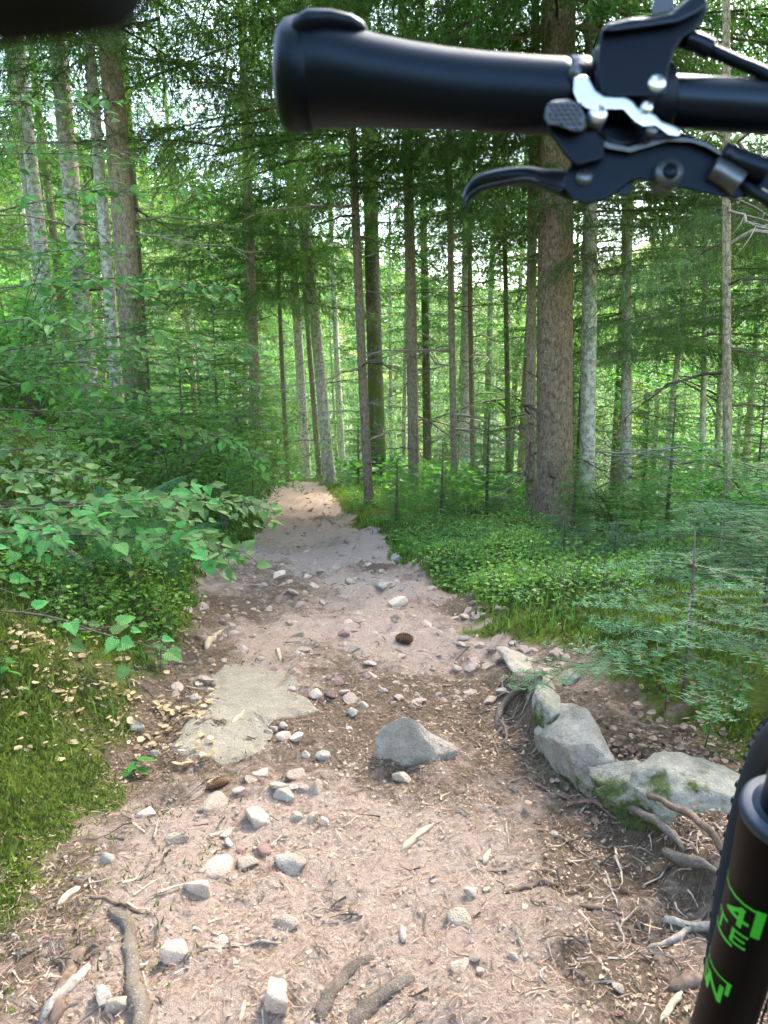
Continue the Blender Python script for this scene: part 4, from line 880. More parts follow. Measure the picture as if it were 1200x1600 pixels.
for a in [
 ('stick', 'pale straight stick lying alone in the middle of the path', 'stick', [(627, 1331), (678, 1286)], .0085, .007, 'palestick'),
 ('stick', 'short pale wood chip right of the lone straight stick', 'stick', [(755, 1352), (766, 1326)], .008, .004, 'palestick'),
 ('stick', 'left broken stick piece lying on the flat slab', 'stick', [(362, 1131), (388, 1110)], .009, .009, 'palestick'),
 ('stick', 'right broken brown stick piece lying on the flat slab', 'stick', [(389, 1092), (416, 1106)], .009, .008, 'deadwood'),
 ('stick', 'short upright looking stub of wood above the slab', 'stick', [(433, 1014), (437, 1036)], .008, .008, 'palestick'),
 ('stick', 'forked bleached root piece at the left edge above the slab', 'stick', [(322, 1016), (332, 996), (348, 984)], .016, .007, 'palestick'),
 ('stick', 'thick curved grey stick at bottom left running out of the picture', 'stick', [(172, 1420), (200, 1450), (215, 1500), (228, 1560), (240, 1615)], .011, .016, 'root'),
 ('stick', 'straight pale dead stick pointing at the lower left corner', 'stick', [(138, 1506), (112, 1540), (66, 1602)], .008, .009, 'deadwood'),
 ('stick', 'short broken stick at the foot of the mossy bank', 'stick', [(88, 1418), (124, 1387)], .007, .007, 'palestick'),
 ('stick', 'fallen grey branch lying in the grass of the left bank', 'stick', [(40, 848, .05), (100, 875, .04), (152, 897, .02)], .012, .022, 'deadwood'),
 ('stick', 'dark thin stick on the soil right of the pink clay', 'stick', [(905, 1414), (950, 1420), (985, 1434)], .005, .003, 'soilroot'),
 ('stick', 'thin twig standing diagonal below the root bank', 'stick', [(945, 1360), (958, 1395), (966, 1420)], .0035, .002, 'deadwood'),
 ('stick', 'long thin dry twig on the ground above the pale blue grey stone', 'stick', [(1010, 1484), (1060, 1470), (1105, 1440)], .006, .008, 'deadwood'),
 ('stick', 'forked pale root piece beside the tyre at lower right', 'stick', [(1030, 1440), (1070, 1447), (1125, 1444)], .007, .009, 'deadwood'),
 ('stick', 'rotten brown piece of wood by the fork leg', 'stick', [(1045, 1548), (1100, 1528)], .012, .014, 'soilroot'),
 ('stick', 'pale splinter near the lower decal of the fork', 'stick', [(1032, 1600), (1064, 1552)], .005, .006, 'palestick'),
 ('stick', 'thin twig across the left of the path above the curved stick', 'stick', [(130, 1400), (180, 1410), (226, 1426)], .0045, .003, 'soilroot'),
 ('stick', 'thin horizontal twig below the whitish cube stone', 'stick', [(305, 1484), (370, 1481), (440, 1484)], .004, .003, 'deadwood'),
 ('stick', 'thin slanting twig left of the lone straight stick', 'stick', [(535, 1295), (576, 1272)], .003, .002, 'palestick'),
 ('stick', 'short vertical twig in front of the pink clay at the bottom centre', 'stick', [(375, 1600), (384, 1560)], .005, .004, 'palestick'),
 ('stick', 'brown stub of wood left of the middle sticks', 'stick', [(627, 1450), (630, 1474)], .007, .008, 'deadwood'),
 ('stick', 'pale twig lying along the left edge below the bank', 'stick', [(205, 1285), (228, 1302)], .004, .003, 'palestick'),
 ('stick', 'small vertical twig left of the dark stick', 'stick', [(790, 1283), (795, 1322)], .003, .002, 'deadwood'),
 ('stick', 'curved twig on the pink clay left of the dark stick', 'stick', [(783, 1397), (820, 1390), (870, 1386)], .004, .006, 'soilroot'),
]: stick(*a, group=G1)
for a in [
 ('root', 'thick grey root arching at the bottom centre', 'root', [(497, 1606), (512, 1560), (545, 1515), (600, 1487)], .015, .010, 'root', .1),
 ('root', 'pale scuffed root at the bottom right of the arching one', 'root', [(535, 1612), (580, 1565), (625, 1535), (655, 1520)], .019, .011, 'root', .2),
 ('root', 'brown root curling around the top of the long rock', 'root', [(852, 1062, .04), (830, 1085, .05), (790, 1110, .04), (773, 1135, .01)], .010, .012, 'root', .4),
 ('root', 'thin root hanging down into the path below the curling root', 'root', [(775, 1130, .03), (790, 1152, .02), (783, 1182)], .006, .004, 'root'),
 ('root', 'thick grey root running from the mossy gap to the tyre', 'root', [(950, 1272, .03), (985, 1288, .04), (1030, 1318, .05), (1062, 1345, .03)], .007, .010, 'root'),
 ('root', 'dark upper root behind the thick grey one', 'root', [(960, 1265, .05), (1040, 1300, .06), (1100, 1345, .06), (1130, 1372, .03)], .006, .008, 'soilroot'),
 ('root', 'bleached root lying on top of the earth step', 'root', [(1030, 1350, .035), (1060, 1362, .035), (1125, 1372, .03)], .010, .012, 'root'),
 ('root', 'dark buried root at the lower left beside the pale stick', 'root', [(135, 1465), (110, 1510), (88, 1560), (76, 1605)], .013, .010, 'soilroot', .2),
 ('root', 'thin root crossing under the boulder of the rib', 'root', [(870, 1260, .0), (920, 1262, .02), (960, 1290, .02), (1000, 1294, .02)], .005, .004, 'soilroot'),
 ('root', 'thin root along the foot of the long rock', 'root', [(800, 1210), (850, 1235, .01), (900, 1262, .01)], .004, .004, 'soilroot'),
]: stick(*a[:7], lift=a[7] if len(a) > 7 else .6, k=9, group=G2)
# tangle of small roots and twigs as litter
mb = MB(); T_ = []
for i in range(560):
    c_ = [(1000, 1320, 90, 40), (1040, 1450, 80, 50), (120, 1480, 90, 70), (780, 1120, 45, 45), (900, 1400, 110, 90), (250, 1330, 120, 60), (600, 1450, 260, 110), (450, 1150, 160, 90), (620, 1020, 150, 60), (250, 1100, 60, 60)][i % 10]
    u, v = rg.normal(c_[0], c_[2]), min(1640, rg.normal(c_[1], c_[3])); p, d = ground_hit(u, v); a = rg.random() * 6.28; l = rg.uniform(.015, .07) * (1.3 if i % 10 in (0, 1, 3) else 1)
    q = curve([p, p + [math.cos(a) * l * .5, math.sin(a) * l * .5, .0], p + [math.cos(a + rg.normal(0, .4)) * l, math.sin(a + rg.normal(0, .4)) * l, 0]], 4); q[:, 2] = gz(q[:, 0], q[:, 1]) + .003 + rg.random() * .006
    twig_prisms(mb, q[:-1], q[1:], np.linspace(.0028, .0012, 3) * rg.uniform(.5, 1.3), int(rg.choice([0, 0, 0, 1, 1, 2])))
tag(obj('twig_litter', mb.mesh('twig_litter', [M['twig'], M['deadwood'], M['palestick']], smooth=False)), 'tangled small twigs and rootlets on the soil', 'litter', kind='stuff')
def cone(lab, u0, v0, u1, v1, r, n=150):
    a, _ = ground_hit(u0, v0); b, _ = ground_hit(u1, v1); L = np.linalg.norm(b - a); d = (b - a) / L; ez = np.array([0, 0, 1.0]); s = unit(np.cross(ez, d)); up = np.cross(d, s); mb = MB()
    pt = np.linspace(0, 1, 8); tube(mb, np.array([d * L * t for t in pt]), r * .75 * np.sin(np.pi * np.clip(pt * .86 + .1, 0, 1)) ** .6, 10)
    for i in range(n):
        t = i / n; th = i * 2.39996; R_ = r * math.sin(math.pi * min(1, t * .86 + .1)) ** .6; o = d * L * t; e = math.cos(th) * s + math.sin(th) * up; ta = np.cross(d, e)
        w_ = r * .42; mb.add([o + e * R_ * .7 - ta * w_, o + e * R_ * .7 + ta * w_, o + e * R_ * 1.12 + ta * w_ * .7 + d * L * .075, o + e * R_ * 1.16 + d * L * .10, o + e * R_ * 1.12 - ta * w_ * .7 + d * L * .075], [[0, 1, 2], [0, 2, 3], [0, 3, 4]])
    o = obj('pine_cone', mb.mesh('pine_cone', [M['cone']], smooth=False), None, a + np.array([0, 0, r * .8])); tag(o, lab, 'cone', 'fallen cones')
cone('long brown cone lying behind the boulder beside the tyre', 1165, 1212, 1100, 1222, .017, 220)
cone('fallen brown cone left on the path above the flat buried stone', 358, 1222, 326, 1236, .012)
cone('dark brown cone in the middle of the path', 645, 1005, 620, 1003, .020, 90)

# ================================================================== leafy branches on the left
def leaf_mesh(kind, mat):
    if kind == 'maple': h = [(.0, .12), (-.06, .28), (.05, .33), (.12, .45), (.24, .40), (.33, .49), (.42, .34), (.53, .37), (.61, .24), (.74, .20), (.87, .08)]
    else: h = [(.12, .17), (.3, .27), (.5, .30), (.7, .23), (.88, .10)]
    n = len(h); V = [(0, 0, 0), (.35, 0, -.03), (.7, 0, -.05), (1, 0, -.13)]
    for s in (1, -1): V += [(x, s * y, .06 * y / .3 - .12 * x * x) for x, y in h]
    F = []
    for s in (0, 1):
        o = 4 + s * n; ch = [0] + list(range(o, o + n)) + [3]
        for a, b in zip(ch[:-1], ch[1:]):
            xa = (V[a][0] + V[b][0]) / 2; c = 1 if xa < .55 else 2
            F.append((c, a, b) if s else (c, b, a))
        F.append((1, ch[[i for i in range(len(ch) - 1) if (V[ch[i]][0] + V[ch[i + 1]][0]) / 2 >= .55][0]], 2) if s else (2, ch[[i for i in range(len(ch) - 1) if (V[ch[i]][0] + V[ch[i + 1]][0]) / 2 >= .55][0]], 1))
    return MB().add(V, F).mesh('leaf', [mat], smooth=False)
LM = {'maple': leaf_mesh('maple', M['maple']), 'beech': leaf_mesh('beech', M['beech']), 'dark': leaf_mesh('maple', M['maple'])}
LV, LF = {}, {}
for k_, me in LM.items():
    V = np.empty(len(me.vertices) * 3); me.vertices.foreach_get('co', V); LV[k_] = V.reshape(-1, 3); LF[k_] = np.array([list(q.vertices) for q in me.polygons])
REST = {}
def leafy_branch(t, pts, kind, size, rr, sub=.26, dens=.075, droop=.10, cap=None):
    w_ = [P(*a) for a in pts]; L = sum(np.linalg.norm(w_[i + 1] - w_[i]) for i in range(len(w_) - 1)); n = max(8, int(L / .05)); p = curve(w_, n)
    o0 = p[0].copy(); mb = MB(); tube(mb, p - o0, np.linspace(.0042, .0012, n), 5); pos = []
    d = unit(np.gradient(p, axis=0)); m = int(L / dens)
    for i in range(m):
        f = (i + rr.random() * .7) / m; k = min(n - 2, int(f * (n - 1))); b = p[k]; sd = unit(np.cross(d[k], [0, 0, 1.0])) * (1 if i % 2 else -1)
        l = sub * (1 - .55 * f) * rr.uniform(.5, 1.15); e = unit(d[k] * rr.uniform(.5, .9) + sd + np.array([0, 0, rr.normal(-droop, .12)]))
        q = curve([b, b + e * l * .5 + [0, 0, .01], b + e * l + [0, 0, -.03]], 5); tube(mb, q - o0, np.linspace(.0022, .0009, 5), 3)
        nl = max(2, int(l / (size * .62)))
        for j in range(nl):
            s = (j + 1) / nl; pos.append((q[min(4, int(s * 4))] + rr.normal(0, .004, 3), e, j))
    pos.append((p[-1], d[-1], 0))
    br = obj('branch', mb.mesh('branch', [M['twig']]), t, o0 - np.array(t.location))
    for q, e, j in pos:
        yaw = math.atan2(e[1], e[0]) + (0 if rr.random() < .2 else (1 if j % 2 else -1) * rr.uniform(.4, 1.1)); s = size * rr.uniform(.5, 1.3); s = (s, s * rr.uniform(.75, 1.1), s * rr.uniform(.4, 2.2))
        e_ = (Matrix.Rotation(rad(24), 3, 'X') @ Euler((rr.normal(0, .28), rr.normal(.15, .22), yaw)).to_matrix()).to_euler(); 
        if t['n'] < 290: obj('leaf', LM[kind], br, q - o0, e_, s); t['n'] += 1
        else:
            Rm = np.array(e_.to_matrix()); REST.setdefault(t.name, []).append((kind, (LV[kind] * np.array(s)) @ Rm.T + q - np.array(t.location)))
    return len(pos)
rr = np.random.default_rng(21); nleaf = 0
def sapling(name, lab, cat, base, stem_top, r):
    t = thing(name, lab, cat, base); top = np.array(stem_top) - base; mb = MB(); tube(mb, curve([[0, 0, -.05], top * .5 + [.03, .02, 0], top], 12), np.linspace(r, r * .4, 12), 7); obj('stem', mb.mesh('stem', [M['twig']]), t); t['n'] = 0; return t
t = sapling('maple_sapling', 'maple sapling reaching from the left bank with lobed leaves low over the path edge', 'young tree', np.array([-1.75, 2.2, float(gz(-1.75, 2.2))]), (-1.7, 2.25, 1.5), .014)
for a in [[(-140, 800, 2.5), (105, 792, 2.5), (221, 779, 2.65), (330, 760, 2.8)], [(-140, 850, 2.3), (60, 826, 2.3), (130, 812, 2.35)], [(-60, 830, 2.5), (221, 839, 2.6), (313, 844, 2.65), (365, 868, 2.65)],
          [(-100, 790, 2.8), (200, 782, 2.8), (330, 785, 2.9), (425, 792, 2.95)], [(-120, 745, 2.7), (60, 738, 2.7), (170, 752, 2.7)], [(-100, 720, 3.0), (50, 700, 3.0), (120, 715, 3.0)]]:
    nleaf += leafy_branch(t, a, 'maple', .045, rr, .28, .042)
t = sapling('maple_sapling', 'low shaded maple seedling whose leaves hang over the dead leaves of the left bank', 'young tree', np.array([-1.15, 1.9, float(gz(-1.15, 1.9))]), (-1.2, 1.95, .55), .007)
for a in [[(-100, 950, 2.1), (60, 960, 2.1), (160, 990, 2.1), (262, 1018, 2.1)], [(-60, 900, 2.2), (30, 930, 2.2)], [(120, 985, 2.2), (220, 975, 2.25)]]:
    nleaf += leafy_branch(t, a, 'dark', .05, rr, .16, .09)
t = sapling('beech_sapling', 'beech sapling at the left edge with layered bright green branches at head height', 'young tree', np.array([-2.3, 2.9, float(gz(-2.3, 2.9))]), (-2.25, 3.0, 3.2), .02)
for a in [[(-160, 370, 3.2), (90, 308, 3.2), (165, 300, 3.3), (325, 302, 3.4)], [(-160, 260, 3.3), (20, 240, 3.3), (230, 246, 3.4)], [(-160, 470, 3.2), (125, 437, 3.2), (240, 440, 3.3), (365, 452, 3.4)],
          [(-160, 170, 3.4), (30, 158, 3.4), (185, 160, 3.4)], [(-160, 570, 3.1), (190, 527, 3.2), (390, 540, 3.4)], [(-160, 520, 3.0), (60, 500, 3.0), (150, 505, 3.0)]]:
    nleaf += leafy_branch(t, a, 'beech', .052, rr, .30, .045)
t = sapling('beech_sapling', 'second beech sapling with long arching shaded branches just above the mossy mound', 'young tree', np.array([-2.5, 3.3, float(gz(-2.5, 3.3))]), (-2.4, 3.4, 2.2), .016)
for a in [[(-160, 640, 3.3), (71, 642, 3.3), (255, 662, 3.4), (356, 688, 3.5), (412, 712, 3.5)], [(-160, 610, 3.2), (100, 600, 3.2), (260, 622, 3.3)], [(-160, 585, 3.6), (200, 565, 3.7), (400, 600, 4.0)], [(-140, 420, 3.6), (60, 395, 3.6), (200, 385, 3.7)], [(-140, 555, 3.5), (150, 545, 3.6), (330, 560, 3.8)], [(-100, 680, 3.3), (80, 672, 3.3), (220, 700, 3.4)]]:
    nleaf += leafy_branch(t, a, 'beech', .046, rr, .28, .045)
print('leaves', nleaf)
for o in list(COL.objects):
    if o.name in REST:
        mb = MB()
        for k_, V in REST[o.name]: mb.add(V, LF[k_])
        obj('foliage', mb.mesh('foliage', [M['maple' if REST[o.name][0][0] != 'beech' else 'beech']], smooth=False), o)['kind'] = 'stuff'
    if 'n' in o: del o['n']

# ================================================================== near silver firs on the right
def spray(mb, org, az, L, rg, pitch=0.0, nd=260):
    h = unit(np.array([math.cos(az), math.sin(az), pitch])); sd = unit(np.cross([0, 0, 1.0], h)); n = 6; t = np.linspace(0, 1, n)
    pts = org + h * (t * L)[:, None] + np.array([0, 0, -1.0]) * (t ** 2 * L * .18)[:, None]; twig_prisms(mb, pts[:-1], pts[1:], np.linspace(.0035, .0012, n - 1), 1)
    P0, D, LL = [pts[:-1]], [unit(pts[1:] - pts[:-1])], [np.linalg.norm(pts[1:] - pts[:-1], axis=1)]
    m = max(3, int(L / .062)); tt = np.linspace(.15, .92, m); b = np.stack([np.interp(tt, t, pts[:, i]) for i in range(3)], 1)
    for s in (-1, 1):
        ll = L * .5 * (1 - tt) ** .7 * rg.uniform(.7, 1.1, m) + .03; d = unit(h * .75 + s * sd * .75 + rg.normal(0, .06, (m, 3)) + [0, 0, -.06]); P0.append(b); D.append(d); LL.append(ll); twig_prisms(mb, b, b + d * ll[:, None], .0018, 1)
    P0, D, LL = np.concatenate(P0), np.concatenate(D), np.concatenate(LL)
    k = np.repeat(np.arange(len(LL)), np.maximum(2, (LL * nd).astype(int))); N = len(k); o = P0[k] + D[k] * (LL[k] * rg.random(N))[:, None]; s = rg.choice([-1, 1], N)[:, None]
    pl = unit(np.cross(D[k], [0, 0, 1.0])) * s; q = unit(pl + D[k] * .45 + rg.normal(0, .10, (N, 3)) + [0, 0, .12]); l = rg.uniform(.014, .024, N)[:, None]; w_ = unit(D[k]) * .0018
    mb.add(np.stack([o - w_, o + w_, o + q * l + w_ * .5, o + q * l - w_ * .5], 1).reshape(-1, 3), np.arange(4 * N).reshape(-1, 4), 0)
def fir_sapling_meshes(h, R, seed, tiers):
    rg = np.random.default_rng(seed); out = []
    for i in range(tiers):
        z = h * (.3 + .65 * i / tiers); a0 = rg.random() * 6.28
        for k in range(4 if i < tiers - 1 else 3):
            mb = MB(); spray(mb, np.zeros(3), 0, R * (1 - .55 * i / tiers) * rg.uniform(.8, 1.15), rg, rg.uniform(-.05, .2)); out.append((mb.mesh('branch', [M['fir_needle'], M['twig']], smooth=False), z, a0 + k * 6.28 / 4 + rg.normal(0, .2)))
    return out
FS = [fir_sapling_meshes(.5, .44, 1, 4), fir_sapling_meshes(.75, .55, 2, 5)]
def near_fir(lab, u, v, k, s, rz):
    p, d = ground_hit(u, v); t = thing('fir_sapling', lab, 'young tree', p, rz, 'near silver fir saplings'); h = [.5, .75][k] * s
    mb = MB(); tube(mb, np.array([[0, 0, -.04], [.006, 0, h * .5], [0, .004, h]]), [.007, .005, .0018], 7); obj('stem', mb.mesh('stem', [M['twig']]), t)
    for me, z, a in FS[k]: obj('branch', me, t, (0, 0, z * s), (0, 0, a), s)
near_fir('silver fir sapling nearest to the tyre with sprays spread over the moss', 1067, 1092, 0, .95, .3)
near_fir('taller silver fir sapling at the right edge above the nearest one', 1190, 1000, 1, .85, 1.2)
near_fir('silver fir sapling behind the nearest one, pale shoots at its left', 960, 890, 0, .7, 2.0)
near_fir('bluish silver fir sapling in the right corner of the moss bank', 1120, 915, 0, 1.1, 2.6)
near_fir('little silver fir seedling in the bilberries below the largest trunk', 880, 872, 0, .7, .9)
# small leafy seedlings
def seedling(lab, u, v, h, n, kind, s):
    p, d = ground_hit(u, v); t = thing('seedling', lab, 'seedling', p, rg.random() * 6, 'small seedlings'); mb = MB(); tube(mb, np.array([[0, 0, -.01], [.01, 0, h * .5], [0, .01, h]]), .0018, 4); obj('stem', mb.mesh('stem', [M['twig']]), t)
    for i in range(n): obj('leaf', LM[kind], t, (0, 0, h * (.3 + .7 * (i + 1) / n)), (rg.normal(0, .15), .2, i * 2.4), s * rg.uniform(.7, 1.15))
for a in [('leafy green seedling in the moss left of the tyre', 1100, 1170, .12, 9, 'beech', .034), ('seedling with oval leaves at the edge of the bilberries', 880, 985, .13, 9, 'beech', .032), ('bright seedling at the foot of the left bank by the slab', 215, 1215, .05, 5, 'beech', .05), ('seedling among dead leaves above the slab', 250, 1050, .12, 8, 'maple', .04),
          ('tiny seedling on the left moss edge of the path', 270, 1000, .10, 7, 'beech', .035), ('slim seedling at far left over the mossy bank', 12, 1070, .08, 8, 'beech', .04), ('small seedling right of the brown litter', 1040, 1110, .09, 6, 'beech', .03), ('little seedling beside the big boulder of the rib', 1012, 1290, .04, 5, 'beech', .022), ('seedling under the right saplings', 1150, 1120, .10, 8, 'beech', .034)]: seedling(*a)
# ferns
FRM = None
def fern_mesh():
    mb = MB(); n = 26; L = .42
    t = np.linspace(0, 1, n); p = np.stack([t * L, 0 * t, .20 * np.sin(t * 2.0)], 1); twig_prisms(mb, p[:-1], p[1:], .0012, 0)
    for s in (-1, 1):
        for i in range(2, n):
            l = .10 * math.sin(math.pi * min(1, t[i] * .85 + .18)) * 1.1; m = 7
            for j in range(m):
                b = p[i] + np.array([.25 * l * j / m, s * l * j / m, -.02 * j / m]); w_ = .012 * (1 - j / m) + .003
                mb.add([b, b + [.006, s * .008, 0], b + [w_, s * .006, -.003], b + [.004, 0, 0]], [[0, 1, 2, 3]]); mb.add([b, b + [-w_, s * .008, -.003], b + [-.004, s * .010, 0], b + [0, s * .006, 0]], [[0, 1, 2, 3]])
    return mb.mesh('frond', [M['fern']], smooth=False)
FRM = fern_mesh()
for i, (u, v, s, lab) in enumerate([(190, 900, 1.0, 'fern below the maple branches on the left bank'), (260, 905, .8, 'smaller fern between the maple leaves and the path'), (285, 745, 1.3, 'fern above the maple branches near the path edge'), (110, 930, .7, 'small fern beside the fallen grey branch'), (340, 830, .9, 'fern at the left path edge under the hanging maple leaves')]):
    p, d = ground_hit(u, v); t = thing('fern', lab, 'fern', p, i, 'ferns on the left bank')
    for k in range(6): obj('frond', FRM, t, (0, 0, 0), (0, -.25 - .1 * (k % 2), k * 1.05), s * rg.uniform(.8, 1.1))

# ================================================================== bicycle
def plainmat(name, col, rough=.5, metal=0, spec=.5, coat=0, bs=.05):
    return simplemat(name, col, rough, metal, 300, .12, bs, .0005, coat, spec)
M['rubber'] = plainmat('grip_rubber', (.0012, .0014, .0018), .42, spec=.22)
M['black'] = plainmat('black_plastic', (.001, .0012, .0015), .45, spec=.2)
M['anod'] = plainmat('black_anodised', (.002, .0023, .003), .35, .15, spec=.3)
M['barm'] = plainmat('bar_satin_black', (.003, .0035, .0045), .36, .1, spec=.35)
M['silver'] = plainmat('cast_silver', (.62, .64, .66), .32, .9)
M['grey'] = plainmat('grey_metal', (.08, .085, .09), .35, .8)
M['pad'] = plainmat('thumb_pad_grey', (.035, .045, .06), .6)
M['tyre'] = plainmat('tyre_rubber', (.010, .012, .015), .75, spec=.3, bs=.3)
M['forkblack'] = plainmat('fork_satin_black', (.0012, .0012, .0013), .5, spec=.12, bs=.02)
M['sealm'] = plainmat('fork_dust_seal', (.006, .014, .03), .5, bs=.02)
M['stanchion'] = plainmat('dark_stanchion', (.006, .0045, .004), .3, .3, bs=.02)
M['lime'] = plainmat('lime_green_decal', (.04, .42, .02), .45, bs=.0)
M['glove'] = plainmat('black_glove_cloth', (.004, .004, .0045), .9, spec=.2)
M['frame'] = plainmat('frame_paint', (.02, .021, .022), .3, coat=.4, bs=.02)
for q_ in ('rubber', 'barm', 'anod', 'tyre', 'black'): M[q_].node_tree.nodes['Principled BSDF'].inputs['Specular Tint'].default_value = (.55, .75, 1, 1)  # blue sky reflection put into the specular colour of the dark parts
HD = .3647; ROLL = .0608; hd = np.array([math.sin(HD), math.cos(HD), 0]); l0 = np.array([-math.cos(HD), math.sin(HD), 0]); ez = np.array([0, 0, 1.0])
upv = ez * math.cos(ROLL) - l0 * math.sin(ROLL); lt = l0 * math.cos(ROLL) + ez * math.sin(ROLL)
W = np.array([.339, .5664, 0.0]); WR = .362; W[2] = .342; print('ground at wheel', gz(W[0], W[1]))
st = unit(-hd * math.sin(.3457) + upv * math.cos(.3457))
bike = thing('bicycle', 'black mountain bike at the right, its grip, brake lever, fork and tyre in view', 'bicycle', (W[0], W[1], W[2] - WR))
B0 = np.array(bike.location)
def bpart(name, mb, mats, parent=None, smooth=True, label=None, org=None, bev=0):
    org = B0 if org is None else np.asarray(org)
    me = mb.mesh(name, mats, smooth) if isinstance(mb, MB) else mb
    V = np.empty(len(me.vertices) * 3, np.float32); me.vertices.foreach_get('co', V); V = V.reshape(-1, 3) - org.astype(np.float32); me.vertices.foreach_set('co', V.ravel()); me.update()
    par = parent or bike; po = B0 if parent is None else np.array(parent['_o'])
    o = obj(name, me, par, org - po); o['_o'] = [float(q) for q in org]
    if bev: m = o.modifiers.new('bevel', 'BEVEL'); m.width = bev; m.segments = 3; m.limit_method = 'ANGLE'; m.angle_limit = rad(40)
    if label: o['label'] = label
    return o
def plate(px, d, th, mats, lens=None):
    """solid piece with the given outline seen at depth d (metres), th thick away from the viewer"""
    n = len(px); dd = [d] * n if np.isscalar(d) else d
    f = np.array([P(u, v, q) for (u, v), q in zip(px, dd)]); rd = unit(f.mean(0) - C_); b = f + rd * th
    me = bpy.data.meshes.new('plate'); bm = bmesh.new(); fv = [bm.verts.new(q) for q in f]; bv = [bm.verts.new(q) for q in b]
    bm.faces.new(fv); bm.faces.new(bv[::-1])
    for i in range(n): j = (i + 1) % n; bm.faces.new((fv[j], fv[i], bv[i], bv[j]))
    bmesh.ops.triangulate(bm, faces=[q for q in bm.faces if len(q.verts) > 4]); bmesh.ops.recalc_face_normals(bm, faces=bm.faces); bm.to_mesh(me); bm.free()
    for m in mats: me.materials.append(m)
    return me
def loft(mb, secs, d0, d1, k=36, mat=0, dk=1.0):
    """closed sections (u, v_top, v_bottom, depth factor) along the grip"""
    rings = []
    for (u, a, b, e) in secs:
        t = (u - secs[0][0]) / (secs[-1][0] - secs[0][0] + 1e-9); d = d0 + (d1 - d0) * t; c = P(u, (a + b) / 2, d); r = (b - a) / 2 * d / FPX
        th = np.arange(k) * 2 * math.pi / k; rings.append(c + np.cos(th)[:, None] * U_ * r + np.sin(th)[:, None] * F_ * r * e)
    V = np.concatenate(rings); i = np.arange(len(rings) - 1)[:, None] * k; j = np.arange(k)[None, :]
    V = np.vstack([V, rings[0].mean(0), rings[-1].mean(0)]); jj = np.arange(k); n = len(rings) * k
    mb.add(V, np.stack([i + j, i + (j + 1) % k, i + k + (j + 1) % k, i + k + j], -1).reshape(-1, 4), mat); base = mb.n - len(V)
    t = np.vstack([np.stack([np.full(k, n), (jj + 1) % k, jj], 1), np.stack([np.full(k, n + 1), n - k + jj, n - k + (jj + 1) % k], 1)]); mb.f[3].append(t + base); mb.m[3].append(np.full(len(t), mat))
# handlebar
GA, GB = P(470, 120, .392), P(1200, 168, .345); bd = unit(GB - GA); centre = GB + bd * .085
bar_pts = curve([P(500, 122, .39), P(1000, 155, .358), GB, centre, centre + bd * .10, centre + bd * .35 + np.array([0, -.02, .01])], 60)
r_ = np.interp(np.arange(60), [0, 34, 44, 48, 54, 59], [.0111, .0112, .0135, .0155, .0135, .0112])
mb = MB(); tube(mb, bar_pts, r_, 28); hb = bpart('handlebar', mb, [M['barm']])
mb = MB(); e = bar_pts[-1]; tube(mb, np.array([e - bd * .13, e - bd * .01, e]), [.016, .017, .015], 20); bpart('grip', mb, [M['rubber']])
# left grip with its flared palm rest and end cap
mb = MB(); S_ = [(431, 92, 160, 1.0), (433, 72, 174, 1.0), (440, 54, 184, 1.05), (455, 44, 192, 1.05), (480, 40, 193, 1.1), (510, 45, 190, 1.15), (545, 55, 190, 1.15), (590, 66, 191, 1.12), (640, 75, 194, 1.08), (700, 83, 197, 1.02), (760, 89, 200, 1.0), (830, 94, 204, 1.0), (878, 97, 207, 1.0), (884, 100, 205, 1.0), (887, 108, 198, 1)]
us = [q[0] for q in S_]; uu = np.unique(np.r_[np.linspace(431, 500, 18), np.linspace(500, 870, 30), [878, 884, 887]])
S2 = [(u, np.interp(u, us, [q[1] for q in S_]), np.interp(u, us, [q[2] for q in S_]), np.interp(u, us, [q[3] for q in S_])) for u in uu]
loft(mb, S2, .392, .366); gp = bpart('grip', mb, [M['rubber']])
mb = MB(); loft(mb, [(452, 48, 70, 1.6), (462, 38, 82, 1.9), (485, 31, 80, 2.2), (520, 29, 70, 2.2), (550, 32, 66, 2.0), (567, 38, 64, 1.7), (575, 47, 60, 1.2)], .375, .372, 24); bpart('palm_rest', mb, [M['rubber']], gp)
mb = MB(); loft(mb, [(436, 60, 182, 1.05), (438, 56, 187, 1.08), (450, 44, 197, 1.1), (470, 40, 198, 1.1), (484, 44, 196, 1.1), (488, 50, 190, 1.0)], .3905, .389, 40); bpart('end_cap', mb, [M['black']], gp)
mb = MB(); loft(mb, [(702, 85, 199, 1.01), (704, 83, 200, 1.02), (707, 83, 200, 1.02), (709, 85, 199, 1.01)], .380, .3798, 36); bpart('seam', mb, [M['rubber']], gp)
# clamp ring and bar-side collars
mb = MB(); loft(mb, [(884, 98, 200, 1), (888, 94, 204, 1), (912, 96, 206, 1), (917, 102, 200, 1)], .366, .364, 30); cl = bpart('grip_clamp', mb, [M['anod']])
mb = MB(); q = P(905, 108, .345); tube(mb, np.array([q, q + F_ * .010]), [.0038, .0038], 12); bpart('bolt', mb, [M['grey']], cl)
mb = MB(); loft(mb, [(922, 88, 208, 1), (926, 82, 212, 1), (942, 84, 214, 1), (948, 92, 208, 1)], .364, .362, 30); bpart('collar', mb, [M['anod']])
mb = MB(); loft(mb, [(950, 108, 212, 1.0), (960, 102, 216, 1.1), (1035, 106, 218, 1.1), (1042, 118, 214, 1.0)], .362, .356, 30); bpart('lever_clamp', mb, [M['black']])
